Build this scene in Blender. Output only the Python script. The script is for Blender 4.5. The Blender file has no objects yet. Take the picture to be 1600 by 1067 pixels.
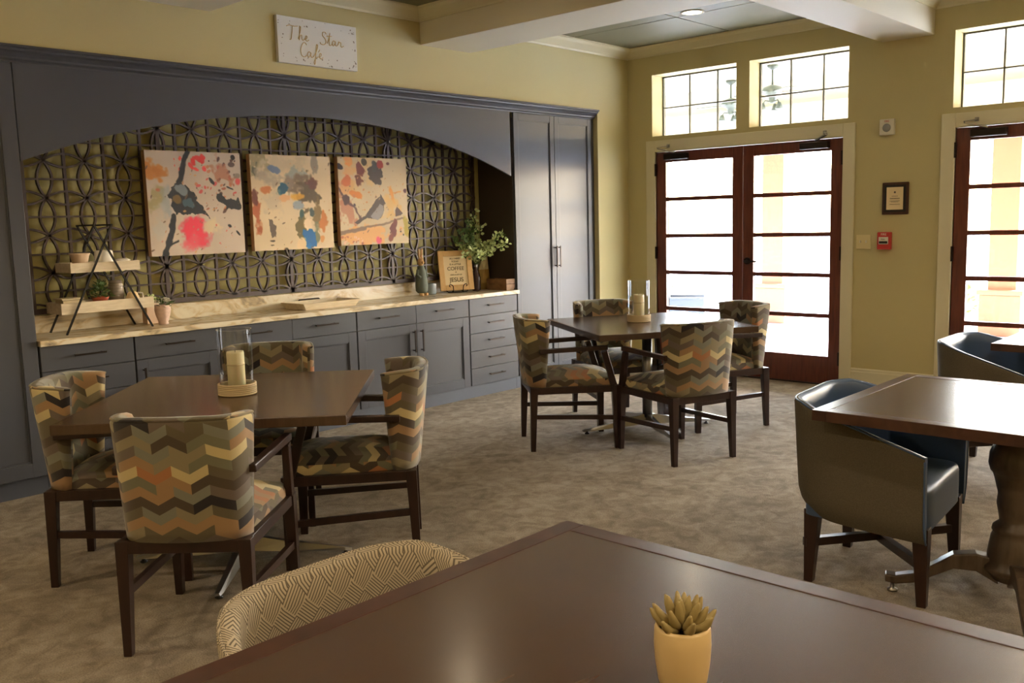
import bpy, bmesh, math, random
import numpy as np
from mathutils import Vector, Matrix
PI = math.pi
C = bpy.context.scene.collection
sc = bpy.context.scene
random.seed(7)

# ------------------------------------------------------------------ camera
yaw, pitch, roll = 0.8239, -0.1294, -0.0267
f = Vector((math.sin(yaw)*math.cos(pitch), math.cos(yaw)*math.cos(pitch), math.sin(pitch)))
r = f.cross(Vector((0, 0, 1))).normalized(); u = r.cross(f)
r2 = r*math.cos(roll)+u*math.sin(roll); u2 = u*math.cos(roll)-r*math.sin(roll)
cam = bpy.data.cameras.new('camera'); cam.sensor_width = 36; cam.lens = 1450.83/1600*36
cam.clip_start = .05; cam.clip_end = 200
co = bpy.data.objects.new('camera', cam); C.objects.link(co)
M = Matrix((r2, u2, -f)).transposed().to_4x4(); M.translation = (-7.9214, -5.6461, 1.5388)
co.matrix_world = M; sc.camera = co

# ------------------------------------------------------------------ light and exposure
w = bpy.data.worlds.new('sky'); sc.world = w; w.use_nodes = True
nt = w.node_tree; nt.nodes.clear()
sky = nt.nodes.new('ShaderNodeTexSky'); sky.sky_type = 'NISHITA'; sky.sun_disc = False
sky.sun_elevation = math.radians(37); sky.sun_rotation = math.radians(108); sky.air_density = 1.0; sky.dust_density = 2.5
bgn = nt.nodes.new('ShaderNodeBackground'); wo = nt.nodes.new('ShaderNodeOutputWorld')
nt.links.new(sky.outputs[0], bgn.inputs[0]); nt.links.new(bgn.outputs[0], wo.inputs[0]); bgn.inputs[1].default_value = 3.0
sl = bpy.data.lights.new('sun', 'SUN'); sl.energy = 34; sl.angle = .01; sl.color = (1, .98, .95)
so = bpy.data.objects.new('sun', sl); C.objects.link(so)
so.rotation_euler = Vector((-.75, .25, -.60)).to_track_quat('-Z', 'Y').to_euler()
LAMP_W = 14
sc.view_settings.view_transform = 'Standard'; sc.view_settings.look = 'None'
sc.view_settings.exposure = 1.06; sc.view_settings.gamma = 1; sc.view_settings.use_curve_mapping = False
sc.cycles.max_bounces = 8; sc.cycles.diffuse_bounces = 5; sc.cycles.glossy_bounces = 4; sc.cycles.transparent_max_bounces = 12
sc.cycles.sample_clamp_indirect = 6; sc.cycles.caustics_reflective = False; sc.cycles.caustics_refractive = False

# ------------------------------------------------------------------ materials
def s2l(c):
    return tuple(((x/255)/12.92 if x/255 <= .04045 else ((x/255+.055)/1.055)**2.4) for x in c)+(1,)
def mat(name, col, rough=.5, metal=0, spec=.5, noise=0, nscale=8, bump=0, bscale=200, coat=0, sheen=0, coord='Object'):
    m = bpy.data.materials.new(name); m.use_nodes = True; n = m.node_tree.nodes; L = m.node_tree.links
    b = n['Principled BSDF']; c = s2l(col)
    b.inputs['Base Color'].default_value = c; b.inputs['Roughness'].default_value = rough
    b.inputs['Metallic'].default_value = metal; b.inputs['Specular IOR Level'].default_value = spec
    b.inputs['Coat Weight'].default_value = coat; b.inputs['Coat Roughness'].default_value = .15
    tc = n.new('ShaderNodeTexCoord')
    if noise:
        t = n.new('ShaderNodeTexNoise'); t.inputs['Scale'].default_value = nscale; t.inputs['Detail'].default_value = 5
        L.new(tc.outputs[coord], t.inputs[0])
        mx = n.new('ShaderNodeMixRGB'); mx.inputs[1].default_value = tuple(x*(1-noise) for x in c[:3])+(1,)
        mx.inputs[2].default_value = tuple(min(1, x*(1+noise)) for x in c[:3])+(1,)
        L.new(t.outputs[0], mx.inputs[0]); L.new(mx.outputs[0], b.inputs['Base Color'])
    if bump:
        t2 = n.new('ShaderNodeTexNoise'); t2.inputs['Scale'].default_value = bscale; t2.inputs['Detail'].default_value = 3
        L.new(tc.outputs[coord], t2.inputs[0]); bp = n.new('ShaderNodeBump'); bp.inputs['Strength'].default_value = bump
        bp.inputs['Distance'].default_value = .003
        L.new(t2.outputs[0], bp.inputs['Height']); L.new(bp.outputs[0], b.inputs['Normal'])
    return m
def nn(m): return m.node_tree.nodes, m.node_tree.links, m.node_tree.nodes['Principled BSDF']
def math_node(n, L, op, a, b=None, c=None):
    x = n.new('ShaderNodeMath'); x.operation = op
    for i, v in enumerate((a, b, c)):
        if v is None: continue
        if isinstance(v, (int, float)): x.inputs[i].default_value = v
        else: L.new(v, x.inputs[i])
    return x.outputs[0]
def wood(name, dark, light, rough=.35, scale=(1, 12, 12), coat=0, spec=.5, detail=8, dist=.6):
    m = mat(name, dark, rough, coat=coat, spec=spec); n, L, b = nn(m)
    tc = n.new('ShaderNodeTexCoord'); mp = n.new('ShaderNodeMapping'); mp.inputs['Scale'].default_value = scale
    t = n.new('ShaderNodeTexNoise'); t.inputs['Scale'].default_value = 5; t.inputs['Detail'].default_value = detail; t.inputs['Distortion'].default_value = dist
    L.new(tc.outputs['Object'], mp.inputs[0]); L.new(mp.outputs[0], t.inputs[0])
    cr = n.new('ShaderNodeValToRGB'); cr.color_ramp.elements[0].position = .3; cr.color_ramp.elements[1].position = .72
    cr.color_ramp.elements[0].color = s2l(dark); cr.color_ramp.elements[1].color = s2l(light)
    L.new(t.outputs[0], cr.inputs[0]); L.new(cr.outputs[0], b.inputs['Base Color'])
    return m
def chevron():
    m = mat('chevron fabric', (120, 110, 90), .85, spec=.25); n, L, b = nn(m)
    uv = n.new('ShaderNodeUVMap'); sp = n.new('ShaderNodeSeparateXYZ'); L.new(uv.outputs[0], sp.inputs[0])
    W, H = .062, .038
    cu = math_node(n, L, 'DIVIDE', sp.outputs[0], W)
    col = math_node(n, L, 'FLOOR', cu)
    fr = math_node(n, L, 'SUBTRACT', cu, col)
    par = math_node(n, L, 'MODULO', math_node(n, L, 'ADD', col, 1000), 2)
    tri = math_node(n, L, 'ABSOLUTE', math_node(n, L, 'SUBTRACT', fr, par))
    v = math_node(n, L, 'DIVIDE', math_node(n, L, 'ADD', sp.outputs[1], math_node(n, L, 'MULTIPLY', tri, .034)), H)
    row = math_node(n, L, 'FLOOR', v)
    # pieces: sometimes two columns share a piece
    colp = math_node(n, L, 'FLOOR', math_node(n, L, 'DIVIDE', math_node(n, L, 'ADD', col, row), 2))
    cb = n.new('ShaderNodeCombineXYZ'); L.new(colp, cb.inputs[0]); L.new(row, cb.inputs[1])
    wn = n.new('ShaderNodeTexWhiteNoise'); wn.noise_dimensions = '2D'; L.new(cb.outputs[0], wn.inputs[0])
    cr = n.new('ShaderNodeValToRGB'); cr.color_ramp.interpolation = 'CONSTANT'
    pal = [(0, (104, 96, 76)), (.16, (146, 136, 108)), (.30, (84, 72, 60)), (.42, (122, 120, 98)), (.54, (164, 132, 96)),
           (.64, (112, 100, 90)), (.74, (205, 188, 140)), (.82, (132, 132, 118)), (.90, (46, 42, 44)), (.95, (176, 120, 80))]
    e = cr.color_ramp.elements
    while len(e) < len(pal): e.new(.5)
    for x, (p, c) in zip(e, pal): x.position = p; x.color = s2l(c)
    L.new(wn.outputs[0], cr.inputs[0])
    fn = n.new('ShaderNodeTexNoise'); fn.inputs['Scale'].default_value = 900; L.new(uv.outputs[0], fn.inputs[0])
    mx = n.new('ShaderNodeMixRGB'); mx.blend_type = 'MULTIPLY'; mx.inputs[0].default_value = .35
    L.new(cr.outputs[0], mx.inputs[1]); L.new(fn.outputs[0], mx.inputs[2]); L.new(mx.outputs[0], b.inputs['Base Color'])
    b.inputs['Sheen Weight'].default_value = .3
    return m
def maze_fabric():
    m = mat('maze weave fabric', (150, 135, 110), .9, spec=.2); n, L, b = nn(m)
    uv = n.new('ShaderNodeUVMap'); sp = n.new('ShaderNodeSeparateXYZ'); L.new(uv.outputs[0], sp.inputs[0])
    S = .062
    def cell(o, k): return math_node(n, L, 'DIVIDE', o, S*k)
    a = math_node(n, L, 'DIVIDE', math_node(n, L, 'ADD', sp.outputs[0], sp.outputs[1]), S)
    c = math_node(n, L, 'DIVIDE', math_node(n, L, 'SUBTRACT', sp.outputs[0], sp.outputs[1]), S)
    ck = math_node(n, L, 'MODULO', math_node(n, L, 'ADD', math_node(n, L, 'ADD', math_node(n, L, 'FLOOR', a), math_node(n, L, 'FLOOR', c)), 2000), 2)
    k = 7.0
    sa = math_node(n, L, 'FRACT', math_node(n, L, 'MULTIPLY', a, k)); sb = math_node(n, L, 'FRACT', math_node(n, L, 'MULTIPLY', c, k))
    mixv = math_node(n, L, 'ADD', math_node(n, L, 'MULTIPLY', sa, ck), math_node(n, L, 'MULTIPLY', sb, math_node(n, L, 'SUBTRACT', 1, ck)))
    cr = n.new('ShaderNodeValToRGB'); cr.color_ramp.interpolation = 'CONSTANT'
    cr.color_ramp.elements[0].color = s2l((108, 100, 88)); cr.color_ramp.elements[1].position = .40; cr.color_ramp.elements[1].color = s2l((184, 172, 150))
    L.new(mixv, cr.inputs[0]); L.new(cr.outputs[0], b.inputs['Base Color'])
    return m
def carpet_mat():
    m = mat('carpet', (150, 130, 105), .95, spec=.15); n, L, b = nn(m)
    tc = n.new('ShaderNodeTexCoord')
    t1 = n.new('ShaderNodeTexNoise'); t1.inputs['Scale'].default_value = 2.6; t1.inputs['Detail'].default_value = 7; t1.inputs['Roughness'].default_value = .62; t1.inputs['Distortion'].default_value = 1.4
    t2 = n.new('ShaderNodeTexNoise'); t2.inputs['Scale'].default_value = 11; t2.inputs['Detail'].default_value = 5; t2.inputs['Distortion'].default_value = 1.0
    t3 = n.new('ShaderNodeTexNoise'); t3.inputs['Scale'].default_value = 160; t3.inputs['Detail'].default_value = 2
    for t in (t1, t2, t3): L.new(tc.outputs['Object'], t.inputs[0])
    s = math_node(n, L, 'ADD', math_node(n, L, 'MULTIPLY', t1.outputs[0], .5), math_node(n, L, 'MULTIPLY', t2.outputs[0], .5))
    cr = n.new('ShaderNodeValToRGB'); e = cr.color_ramp.elements
    e[0].position = .38; e[0].color = s2l((122, 111, 97)); e[1].position = .62; e[1].color = s2l((160, 149, 133))
    x = e.new(.5); x.color = s2l((142, 131, 115))
    L.new(s, cr.inputs[0])
    mx = n.new('ShaderNodeMixRGB'); mx.blend_type = 'OVERLAY'; mx.inputs[0].default_value = .55
    L.new(cr.outputs[0], mx.inputs[1]); L.new(t3.outputs[0], mx.inputs[2]); L.new(mx.outputs[0], b.inputs['Base Color'])
    bp = n.new('ShaderNodeBump'); bp.inputs['Strength'].default_value = .5; bp.inputs['Distance'].default_value = .006
    L.new(t3.outputs[0], bp.inputs['Height']); L.new(bp.outputs[0], b.inputs['Normal'])
    return m
def marble_mat():
    m = mat('marble', (214, 203, 178), .22); n, L, b = nn(m)
    tc = n.new('ShaderNodeTexCoord'); mp = n.new('ShaderNodeMapping'); mp.inputs['Scale'].default_value = (1, 2.4, 2.4); mp.inputs['Rotation'].default_value = (0, 0, .4)
    t = n.new('ShaderNodeTexNoise'); t.inputs['Scale'].default_value = 3.2; t.inputs['Detail'].default_value = 9; t.inputs['Distortion'].default_value = 2.2
    L.new(tc.outputs['Object'], mp.inputs[0]); L.new(mp.outputs[0], t.inputs[0])
    cr = n.new('ShaderNodeValToRGB'); e = cr.color_ramp.elements
    e[0].position = .30; e[0].color = s2l((140, 128, 112)); e[1].position = .75; e[1].color = s2l((225, 217, 196))
    x = e.new(.44); x.color = s2l((206, 186, 150)); x = e.new(.52); x.color = s2l((218, 208, 186))
    L.new(t.outputs[0], cr.inputs[0]); L.new(cr.outputs[0], b.inputs['Base Color'])
    return m
def thin_glass(name, tint=(1, 1, 1), refl=.5):
    m = bpy.data.materials.new(name); m.use_nodes = True; n = m.node_tree.nodes; L = m.node_tree.links; n.clear()
    o = n.new('ShaderNodeOutputMaterial'); tr = n.new('ShaderNodeBsdfTransparent'); tr.inputs[0].default_value = tint+(1,)
    g = n.new('ShaderNodeBsdfGlossy'); g.inputs['Roughness'].default_value = .02
    fr = n.new('ShaderNodeLayerWeight'); fr.inputs[0].default_value = .5
    pw = n.new('ShaderNodeMath'); pw.operation = 'POWER'; pw.inputs[1].default_value = 3.5; L.new(fr.outputs['Facing'], pw.inputs[0])
    k = n.new('ShaderNodeMath'); k.operation = 'MULTIPLY_ADD'; k.inputs[1].default_value = refl; k.inputs[2].default_value = .04; L.new(pw.outputs[0], k.inputs[0])
    mx = n.new('ShaderNodeMixShader'); L.new(k.outputs[0], mx.inputs[0]); L.new(tr.outputs[0], mx.inputs[1]); L.new(g.outputs[0], mx.inputs[2]); L.new(mx.outputs[0], o.inputs[0])
    return m
def emit(name, col, s):
    m = bpy.data.materials.new(name); m.use_nodes = True; n = m.node_tree.nodes; n.clear()
    o = n.new('ShaderNodeOutputMaterial'); e = n.new('ShaderNodeEmission'); e.inputs[0].default_value = col+(1,); e.inputs[1].default_value = s
    m.node_tree.links.new(e.outputs[0], o.inputs[0]); return m
def attr_mat(name, rough=.6):
    m = mat(name, (200, 200, 200), rough); n, L, b = nn(m)
    a = n.new('ShaderNodeAttribute'); a.attribute_name = 'paint'; L.new(a.outputs['Color'], b.inputs['Base Color']); return m

WALL = mat('olive wall paint', (190, 178, 130), .7, bump=.15, bscale=140)
CREAM = mat('cream trim paint', (212, 204, 172), .5)
BEAM = mat('cream beam paint', (214, 206, 184), .65)
CAB = mat('slate grey cabinet paint', (78, 80, 87), .34, spec=.25, noise=.05, nscale=3)
TOE = mat('toe kick paint', (72, 76, 86), .45)
CEIL = mat('grey ceiling panel', (124, 121, 96), .6, spec=.25, noise=.12, nscale=2)
LATT = mat('dark brown lattice', (60, 45, 40), .5, noise=.1)
BRONZE = mat('dark bronze metal', (52, 44, 40), .35, metal=.8)
STEEL = mat('brushed steel', (150, 148, 145), .28, metal=1)
BLACKM = mat('black iron', (34, 32, 32), .45, metal=.6)
DOORW = wood('mahogany door wood', (84, 38, 28), (112, 54, 38), .35, (10, 10, 1))
FRAMEW = wood('dark chair wood', (34, 19, 15), (50, 29, 22), .32, (4, 4, 1))
TOPW = wood('dark walnut tabletop', (68, 50, 37), (78, 58, 43), .27, (1.2, 9, 1), spec=.5, coat=.2, detail=3.5, dist=.25)
TOPE = wood('dark walnut edge band', (58, 36, 28), (80, 52, 40), .3, (3, 3, 3))
TURN = wood('weathered grey brown turned wood', (70, 58, 48), (98, 84, 72), .35, (5, 5, 1))
CHEV = chevron(); MAZE = maze_fabric(); CARPET = carpet_mat(); MARBLE = marble_mat()
TWEED = mat('brown tweed fabric', (92, 86, 74), .9, spec=.2, noise=.35, nscale=220, bump=.4, bscale=300)
VINYL = mat('slate blue vinyl', (62, 86, 124), .42, spec=.5)
GLASS = thin_glass('window glass', (1, 1, 1), .5); JAR = thin_glass('candle cylinder glass', (.97, .98, .98), .55)
WAX = mat('cream wax', (238, 224, 186), .5); WAX.node_tree.nodes['Principled BSDF'].inputs['Subsurface Weight'].default_value = .1
WICK = mat('wicker rattan', (205, 186, 150), .75, bump=.3, bscale=90)
WHITEC = mat('white glazed ceramic', (232, 226, 214), .25)
WASHW = wood('whitewashed wood', (206, 190, 160), (228, 214, 188), .6, (2, 10, 10))
TERRA = mat('terracotta', (176, 84, 56), .7)
LEAF = mat('green leaves', (86, 112, 58), .55, noise=.3, nscale=20); LEAFP = mat('pale leaves with painted light', (198, 212, 150), .55, noise=.25, nscale=25)  # LEAFP: pale green lifted further to paint in window light
SUCC = mat('pale olive succulent', (160, 144, 96), .55, noise=.2, nscale=30)
POTC = mat('warm cream pot', (216, 190, 140), .35, noise=.05)
SOIL = mat('dark soil', (40, 30, 24), .9)
WHITEP = mat('white plastic', (214, 208, 190), .4)
RED = mat('red plastic', (190, 52, 48), .35); BLK = mat('black', (24, 22, 22), .4)
GOLD = mat('gold lettering', (196, 166, 110), .4, metal=.3); INK = mat('brown ink lettering', (84, 70, 52), .7)
SIGN = mat('white sign board', (214, 213, 208), .6); OAK = wood('light oak frame wood', (206, 164, 104), (222, 182, 122), .55, (3, 3, 3))
PAPER = mat('cream paper', (226, 204, 160), .7)
PEACH = mat('peach column paint', (180, 108, 80), .8); CONC = mat('pale concrete', (178, 184, 192), .85, noise=.08)
GRASS = mat('lawn', (120, 140, 80), .9, noise=.25); SOFF = mat('white soffit', (196, 190, 170), .7)

# ------------------------------------------------------------------ mesh helpers
class MB:
    def __init__(s): s.v = []; s.f = []; s.uv = []; s.mi = []; s.sm = []
    def face(s, idx, uv=None, mi=0, sm=False):
        s.f.append(tuple(idx)); s.uv.append(uv); s.mi.append(mi); s.sm.append(sm)
    def box(s, x0, x1, y0, y1, z0, z1, mi=0, M=None):
        b = len(s.v)
        x0, x1 = min(x0, x1), max(x0, x1); y0, y1 = min(y0, y1), max(y0, y1); z0, z1 = min(z0, z1), max(z0, z1)
        for z in (z0, z1):
            for x, y in ((x0, y0), (x1, y0), (x1, y1), (x0, y1)):
                p = Vector((x, y, z)); s.v.append(tuple(M @ p if M else p))
        for q in ((0, 3, 2, 1), (4, 5, 6, 7), (0, 1, 5, 4), (1, 2, 6, 5), (2, 3, 7, 6), (3, 0, 4, 7)): s.face([b+i for i in q], mi=mi)
        return s
    def prism(s, poly, d0, d1, axis='y', mi=0):
        """poly in the plane perpendicular to axis; extrude between d0 and d1"""
        b = len(s.v); n = len(poly)
        def P(a, c, d): return {'y': (a, d, c), 'x': (d, a, c), 'z': (a, c, d)}[axis]
        for d in (d0, d1):
            for a, c in poly: s.v.append(P(a, c, d))
        s.face([b+i for i in range(n)], mi=mi); s.face([b+n+i for i in reversed(range(n))], mi=mi)
        for i in range(n): j = (i+1) % n; s.face([b+i, b+n+i, b+n+j, b+j], mi=mi)
        return s
    def beam(s, p0, p1, w, h, w1=None, h1=None, up=(0, 0, 1), mi=0):
        """tapered rectangular bar from p0 to p1"""
        p0, p1 = Vector(p0), Vector(p1); d = (p1-p0).normalized(); upv = Vector(up)
        if abs(d.dot(upv)) > .95: upv = Vector((0, 1, 0))
        a = d.cross(upv).normalized(); c = a.cross(d).normalized(); w1 = w if w1 is None else w1; h1 = h if h1 is None else h1
        b = len(s.v)
        for p, ww, hh in ((p0, w, h), (p1, w1, h1)):
            for sa, sb in ((-1, -1), (1, -1), (1, 1), (-1, 1)): s.v.append(tuple(p+a*sa*ww/2+c*sb*hh/2))
        for q in ((0, 3, 2, 1), (4, 5, 6, 7), (0, 1, 5, 4), (1, 2, 6, 5), (2, 3, 7, 6), (3, 0, 4, 7)): s.face([b+i for i in q], mi=mi)
        return s
    def tube(s, pts, rad, n=8, mi=0, closed=False):
        pts = [Vector(p) for p in pts]; b = len(s.v); m = len(pts)
        rr = rad if isinstance(rad, (list, tuple)) else [rad]*m
        pa = None
        for i, p in enumerate(pts):
            if closed: d = (pts[(i+1) % m]-pts[i-1])
            else: d = pts[min(i+1, m-1)]-pts[max(i-1, 0)]
            d.normalize()
            if pa is None:
                q = Vector((0, 0, 1)) if abs(d.z) < .9 else Vector((1, 0, 0)); pa = d.cross(q).normalized()
            else: pa = (pa-d*pa.dot(d)).normalized()
            pb = d.cross(pa)
            for k in range(n):
                t = 2*PI*k/n; s.v.append(tuple(p+(pa*math.cos(t)+pb*math.sin(t))*rr[i]))
        for i in range(m if closed else m-1):
            for k in range(n):
                k2 = (k+1) % n; i2 = (i+1) % m
                s.face([b+i*n+k, b+i*n+k2, b+i2*n+k2, b+i2*n+k], mi=mi, sm=True)
        if not closed:
            s.face([b+k for k in reversed(range(n))], mi=mi); s.face([b+(m-1)*n+k for k in range(n)], mi=mi)
        return s
    def lathe(s, prof, cx=0, cy=0, n=32, mi=0, cap=True, smooth=True, cz=0):
        b = len(s.v); m = len(prof)
        for rd, z in prof:
            for k in range(n): t = 2*PI*k/n; s.v.append((cx+rd*math.cos(t), cy+rd*math.sin(t), z+cz))
        for i in range(m-1):
            for k in range(n):
                k2 = (k+1) % n
                s.face([b+i*n+k, b+i*n+k2, b+(i+1)*n+k2, b+(i+1)*n+k], [(k/n*.6, prof[i][1]), ((k+1)/n*.6, prof[i][1]), ((k+1)/n*.6, prof[i+1][1]), (k/n*.6, prof[i+1][1])], mi, smooth)
        if cap:
            s.face([b+k for k in reversed(range(n))], mi=mi); s.face([b+(m-1)*n+k for k in range(n)], mi=mi)
        return s
    def grid(s, P, UV=None, mi=0, closeu=False, smooth=True, flip=False):
        """P: rows x cols of points"""
        b = len(s.v); R, K = len(P), len(P[0])
        for row in P:
            for p in row: s.v.append(tuple(p))
        for i in range(R-1):
            for k in range(K if closeu else K-1):
                k2 = (k+1) % K; q = [b+i*K+k, b+i*K+k2, b+(i+1)*K+k2, b+(i+1)*K+k]
                uvq = None
                if UV: uvq = [UV[i][k], UV[i][k2], UV[i+1][k2], UV[i+1][k]]
                if flip: q = q[::-1]; uvq = uvq[::-1] if uvq else None
                s.face(q, uvq, mi, smooth)
        return s
    def leaf(s, p, d, nrm, L, W, mi=0):
        d = Vector(d).normalized(); nrm = Vector(nrm); a = d.cross(nrm)
        if a.length < 1e-4: a = d.cross(Vector((1, 0, .3)))
        a.normalize(); c = a.cross(d); b = len(s.v); p = Vector(p)
        for q in (p, p+d*L*.35+a*W*.5+c*W*.08, p+d*L*.75+a*W*.38+c*W*.05, p+d*L, p+d*L*.75-a*W*.38+c*W*.05, p+d*L*.35-a*W*.5+c*W*.08, p+d*L*.45-c*W*.1): s.v.append(tuple(q))
        for i in range(6): s.face([b+i, b+(i+1) % 6, b+6], mi=mi, sm=True)
        return s
    def build(s, name, mats, parent=None, bevel=0, kind=None, recalc=True):
        me = bpy.data.meshes.new(name); me.from_pydata(s.v, [], s.f)
        if not isinstance(mats, (list, tuple)): mats = [mats]
        for m in mats: me.materials.append(m)
        me.polygons.foreach_set('material_index', s.mi); me.polygons.foreach_set('use_smooth', s.sm)
        uvl = me.uv_layers.new(name='UVMap'); V = s.v; dat = []
        for fi, fc in enumerate(s.f):
            q = s.uv[fi]
            if q is None:
                a, b_, c = (Vector(V[fc[0]]), Vector(V[fc[1]]), Vector(V[fc[2]])); nr = (b_-a).cross(c-a)
                ax = max(range(3), key=lambda i: abs(nr[i]))
                ii = [(1, 2), (0, 2), (0, 1)][ax]
                q = [(V[j][ii[0]], V[j][ii[1]]) for j in fc]
            for t in q: dat += [t[0], t[1]]
        uvl.data.foreach_set('uv', dat)
        if recalc:
            bm = bmesh.new(); bm.from_mesh(me); bmesh.ops.recalc_face_normals(bm, faces=bm.faces); bm.to_mesh(me); bm.free()
        me.update()
        o = bpy.data.objects.new(name, me); C.objects.link(o)
        if parent: o.parent = parent
        if bevel:
            md = o.modifiers.new('bevel', 'BEVEL'); md.width = bevel; md.segments = 2; md.limit_method = 'ANGLE'; md.angle_limit = math.radians(50)
        if kind: o['kind'] = kind
        return o
def tag(o, label, cat, group=None, kind=None):
    o['label'] = label; o['category'] = cat
    if group: o['group'] = group
    if kind: o['kind'] = kind
    return o
def thing(name, label, cat, loc=(0, 0, 0), rz=0, group=None):
    o = bpy.data.objects.new(name, None); C.objects.link(o); o.location = loc; o.rotation_euler = (0, 0, rz); o.empty_display_size = .1
    return tag(o, label, cat, group)
def sempty(name):
    o = bpy.data.objects.new(name, None); C.objects.link(o); o['kind'] = 'structure'; return o
def copy_tree(o, parent=None):
    c = o.copy(); C.objects.link(c); c.parent = parent
    for ch in list(o.children): copy_tree(ch, c)
    return c
def text(s, size, loc, rot, m, parent, name='lettering', depth=.0008, align='CENTER'):
    cu = bpy.data.curves.new(name, 'FONT'); cu.body = s; cu.size = size; cu.extrude = depth; cu.align_x = align
    o = bpy.data.objects.new(name, cu); C.objects.link(o)
    bpy.context.view_layer.update(); dg = bpy.context.evaluated_depsgraph_get()
    me = bpy.data.meshes.new_from_object(o.evaluated_get(dg)); bpy.data.objects.remove(o)
    me.materials.clear(); me.materials.append(m)
    o = bpy.data.objects.new(name, me); C.objects.link(o); o.location = loc; o.rotation_euler = rot; o.parent = parent
    return o

# ------------------------------------------------------------------ STRUCTURE
RX, RY = -10.2, -9.3
ZC = 3.2
XL, XA, XB, XR = -5.848, -7.02, -1.681, -.51     # niche / tall cabinet edges
TOPZ = 2.584
MB().box(RX, 0.23, RY, .8, -.1, 0).build('floor', CARPET, kind='structure')
# wall_left: the long cabinet wall (plane y=0) with an opening for the built-ins
mb = MB(); mb.box(RX, 0, 0, .75, TOPZ, 3.4); mb.box(XR, 0, 0, .75, 0, TOPZ); mb.box(RX, XA-.03, 0, .75, 0, TOPZ)
mb.box(XA-.03, XR, .56, .75, 0, TOPZ)
mb.build('wall_left', WALL, kind='structure')
# wall_right with door and transom openings (plane x=0)
DZ = 2.176; CZ = 2.287
doors = [(-.3364, -2.2556), (-3.165, -5.085)]
trans = [(-.2935, -1.2246), (-1.359, -2.287), (-3.137, -4.065), (-4.20, -5.13)]
T0, T1 = 2.331, 2.927
mb = MB(); ys = [0.0]
cuts = []
edges = sorted(set([0, RY]+[a for d in doors for a in d]+[a for d in trans for a in d]), reverse=True)
for a, b in zip(edges[:-1], edges[1:]):
    m_ = (a+b)/2
    ind = any(d[1] < m_ < d[0] for d in doors); intr = any(d[1] < m_ < d[0] for d in trans)
    z0 = DZ if ind else 0
    if intr: mb.box(0, .23, b, a, z0, T0); mb.box(0, .23, b, a, T1, 3.4)
    else: mb.box(0, .23, b, a, z0, 3.4)
mb.build('wall_right', WALL, kind='structure')
MB().box(RX-.2, RX, RY, .75, 0, 3.4).build('wall_far_left', WALL, kind='structure')
MB().box(RX-.2, .23, RY-.2, RY, 0, 3.4).build('wall_near', WALL, kind='structure')
MB().box(RX-.2, .23, RY-.2, .75, ZC+.02, 3.4).build('ceiling', CEIL, kind='structure')
bx = [(-2.80, -2.24), (-5.14, -4.62), (-7.50, -6.98), (-9.86, -9.34)]
by = [(-2.98, -2.565), (-5.66, -5.20), (-8.30, -7.86)]
for i, (a, b) in enumerate(bx): MB().box(a, b, RY, 0, 2.935, ZC+.02).build('trim_%d' % (i+1), BEAM, kind='structure', bevel=.004)
# cross beams are broken up between the long beams
xb = [0]+[v for p in bx for v in (p[1], p[0])]+[RX]
segs = [(xb[i+1], xb[i]) for i in range(0, len(xb)-1, 2)]
k = 5
for (a, b) in by:
    mb = MB()
    for (x0, x1) in segs: mb.box(x0, x1, a, b, 2.915, ZC+.02)
    mb.build('trim_%d' % k, BEAM, kind='structure', bevel=.004); k += 1
# ceiling panels + crown in every coffer
ysg = [0]+[v for p in by for v in (p[1], p[0])]+[RY]
ysegs = [(ysg[i+1], ysg[i]) for i in range(0, len(ysg)-1, 2)]
ceil = bpy.data.objects['ceiling']
CP = [(0, 3.108), (.012, 3.108), (.018, 3.122), (.045, 3.14), (.085, 3.165), (.105, 3.185), (.12, 3.188), (.12, ZC), (0, ZC)]
lamps = []
for (x0, x1) in segs:
    for (y0, y1) in ysegs:
        if x1-x0 < .5 or y1-y0 < .5: continue
        mx, my = (-1.0 if x1 == 0 else (x0+x1)/2), (-1.22 if y1 == 0 else (y0+y1)/2)
        for a, b in ((x0, mx), (mx, x1)):
            for c, d in ((y0, my), (my, y1)):
                MB().box(a+.006, b-.006, c+.006, d-.006, ZC-.004, ZC+.02).build('ceiling_panel', CEIL, ceil)
        MB().box(x0, x1, my-.006, my+.006, ZC+.002, ZC+.01).build('panel_joint', BEAM, ceil)
        P = []
        for px, py, sx, sy in ((x0, y0, 1, 1), (x1, y0, -1, 1), (x1, y1, -1, -1), (x0, y1, 1, -1)):
            P.append([(px+sx*d, py+sy*d, z) for d, z in CP])
        m = MB(); n_ = len(CP); b = len(m.v)
        for row in P: m.v += row
        for i in range(4):
            j = (i+1) % 4
            for q in range(n_-1): m.face([i*n_+q, j*n_+q, j*n_+q+1, i*n_+q+1])
        m.build('trim_%d' % k, CREAM, kind='structure'); k += 1
        lamps.append((x0, x1, y0, y1, mx, my))
# baseboards
def base_strip(name, a, b, axis):
    poly = [(0, 0), (-.018, 0), (-.018, .15), (-.013, .158), (-.013, .172), (-.006, .182), (0, .182)]
    m = MB()
    if axis == 'x': m.prism([(p[0], p[1]) for p in poly], a, b, 'y')
    else: m.prism([(p[0], p[1]) for p in poly], a, b, 'x')
    return m.build(name, CREAM, kind='structure')
m = MB()
for a, b in ((-.231, -.0), (-3.06, -2.361), (RY, -5.19)): m.prism([(0, 0), (-.018, 0), (-.018, .15), (-.013, .158), (-.013, .172), (-.006, .182), (0, .182)], a, b, 'y')
m.build('baseboard_right', CREAM, kind='structure')
m = MB()
for a, b in ((XR, -.02), (RX, XA-.03)): m.prism([(0, 0), (-.018, 0), (-.018, .15), (-.006, .182), (0, .182)], a, b, 'x')
m.build('baseboard_left', CREAM, kind='structure')

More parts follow.
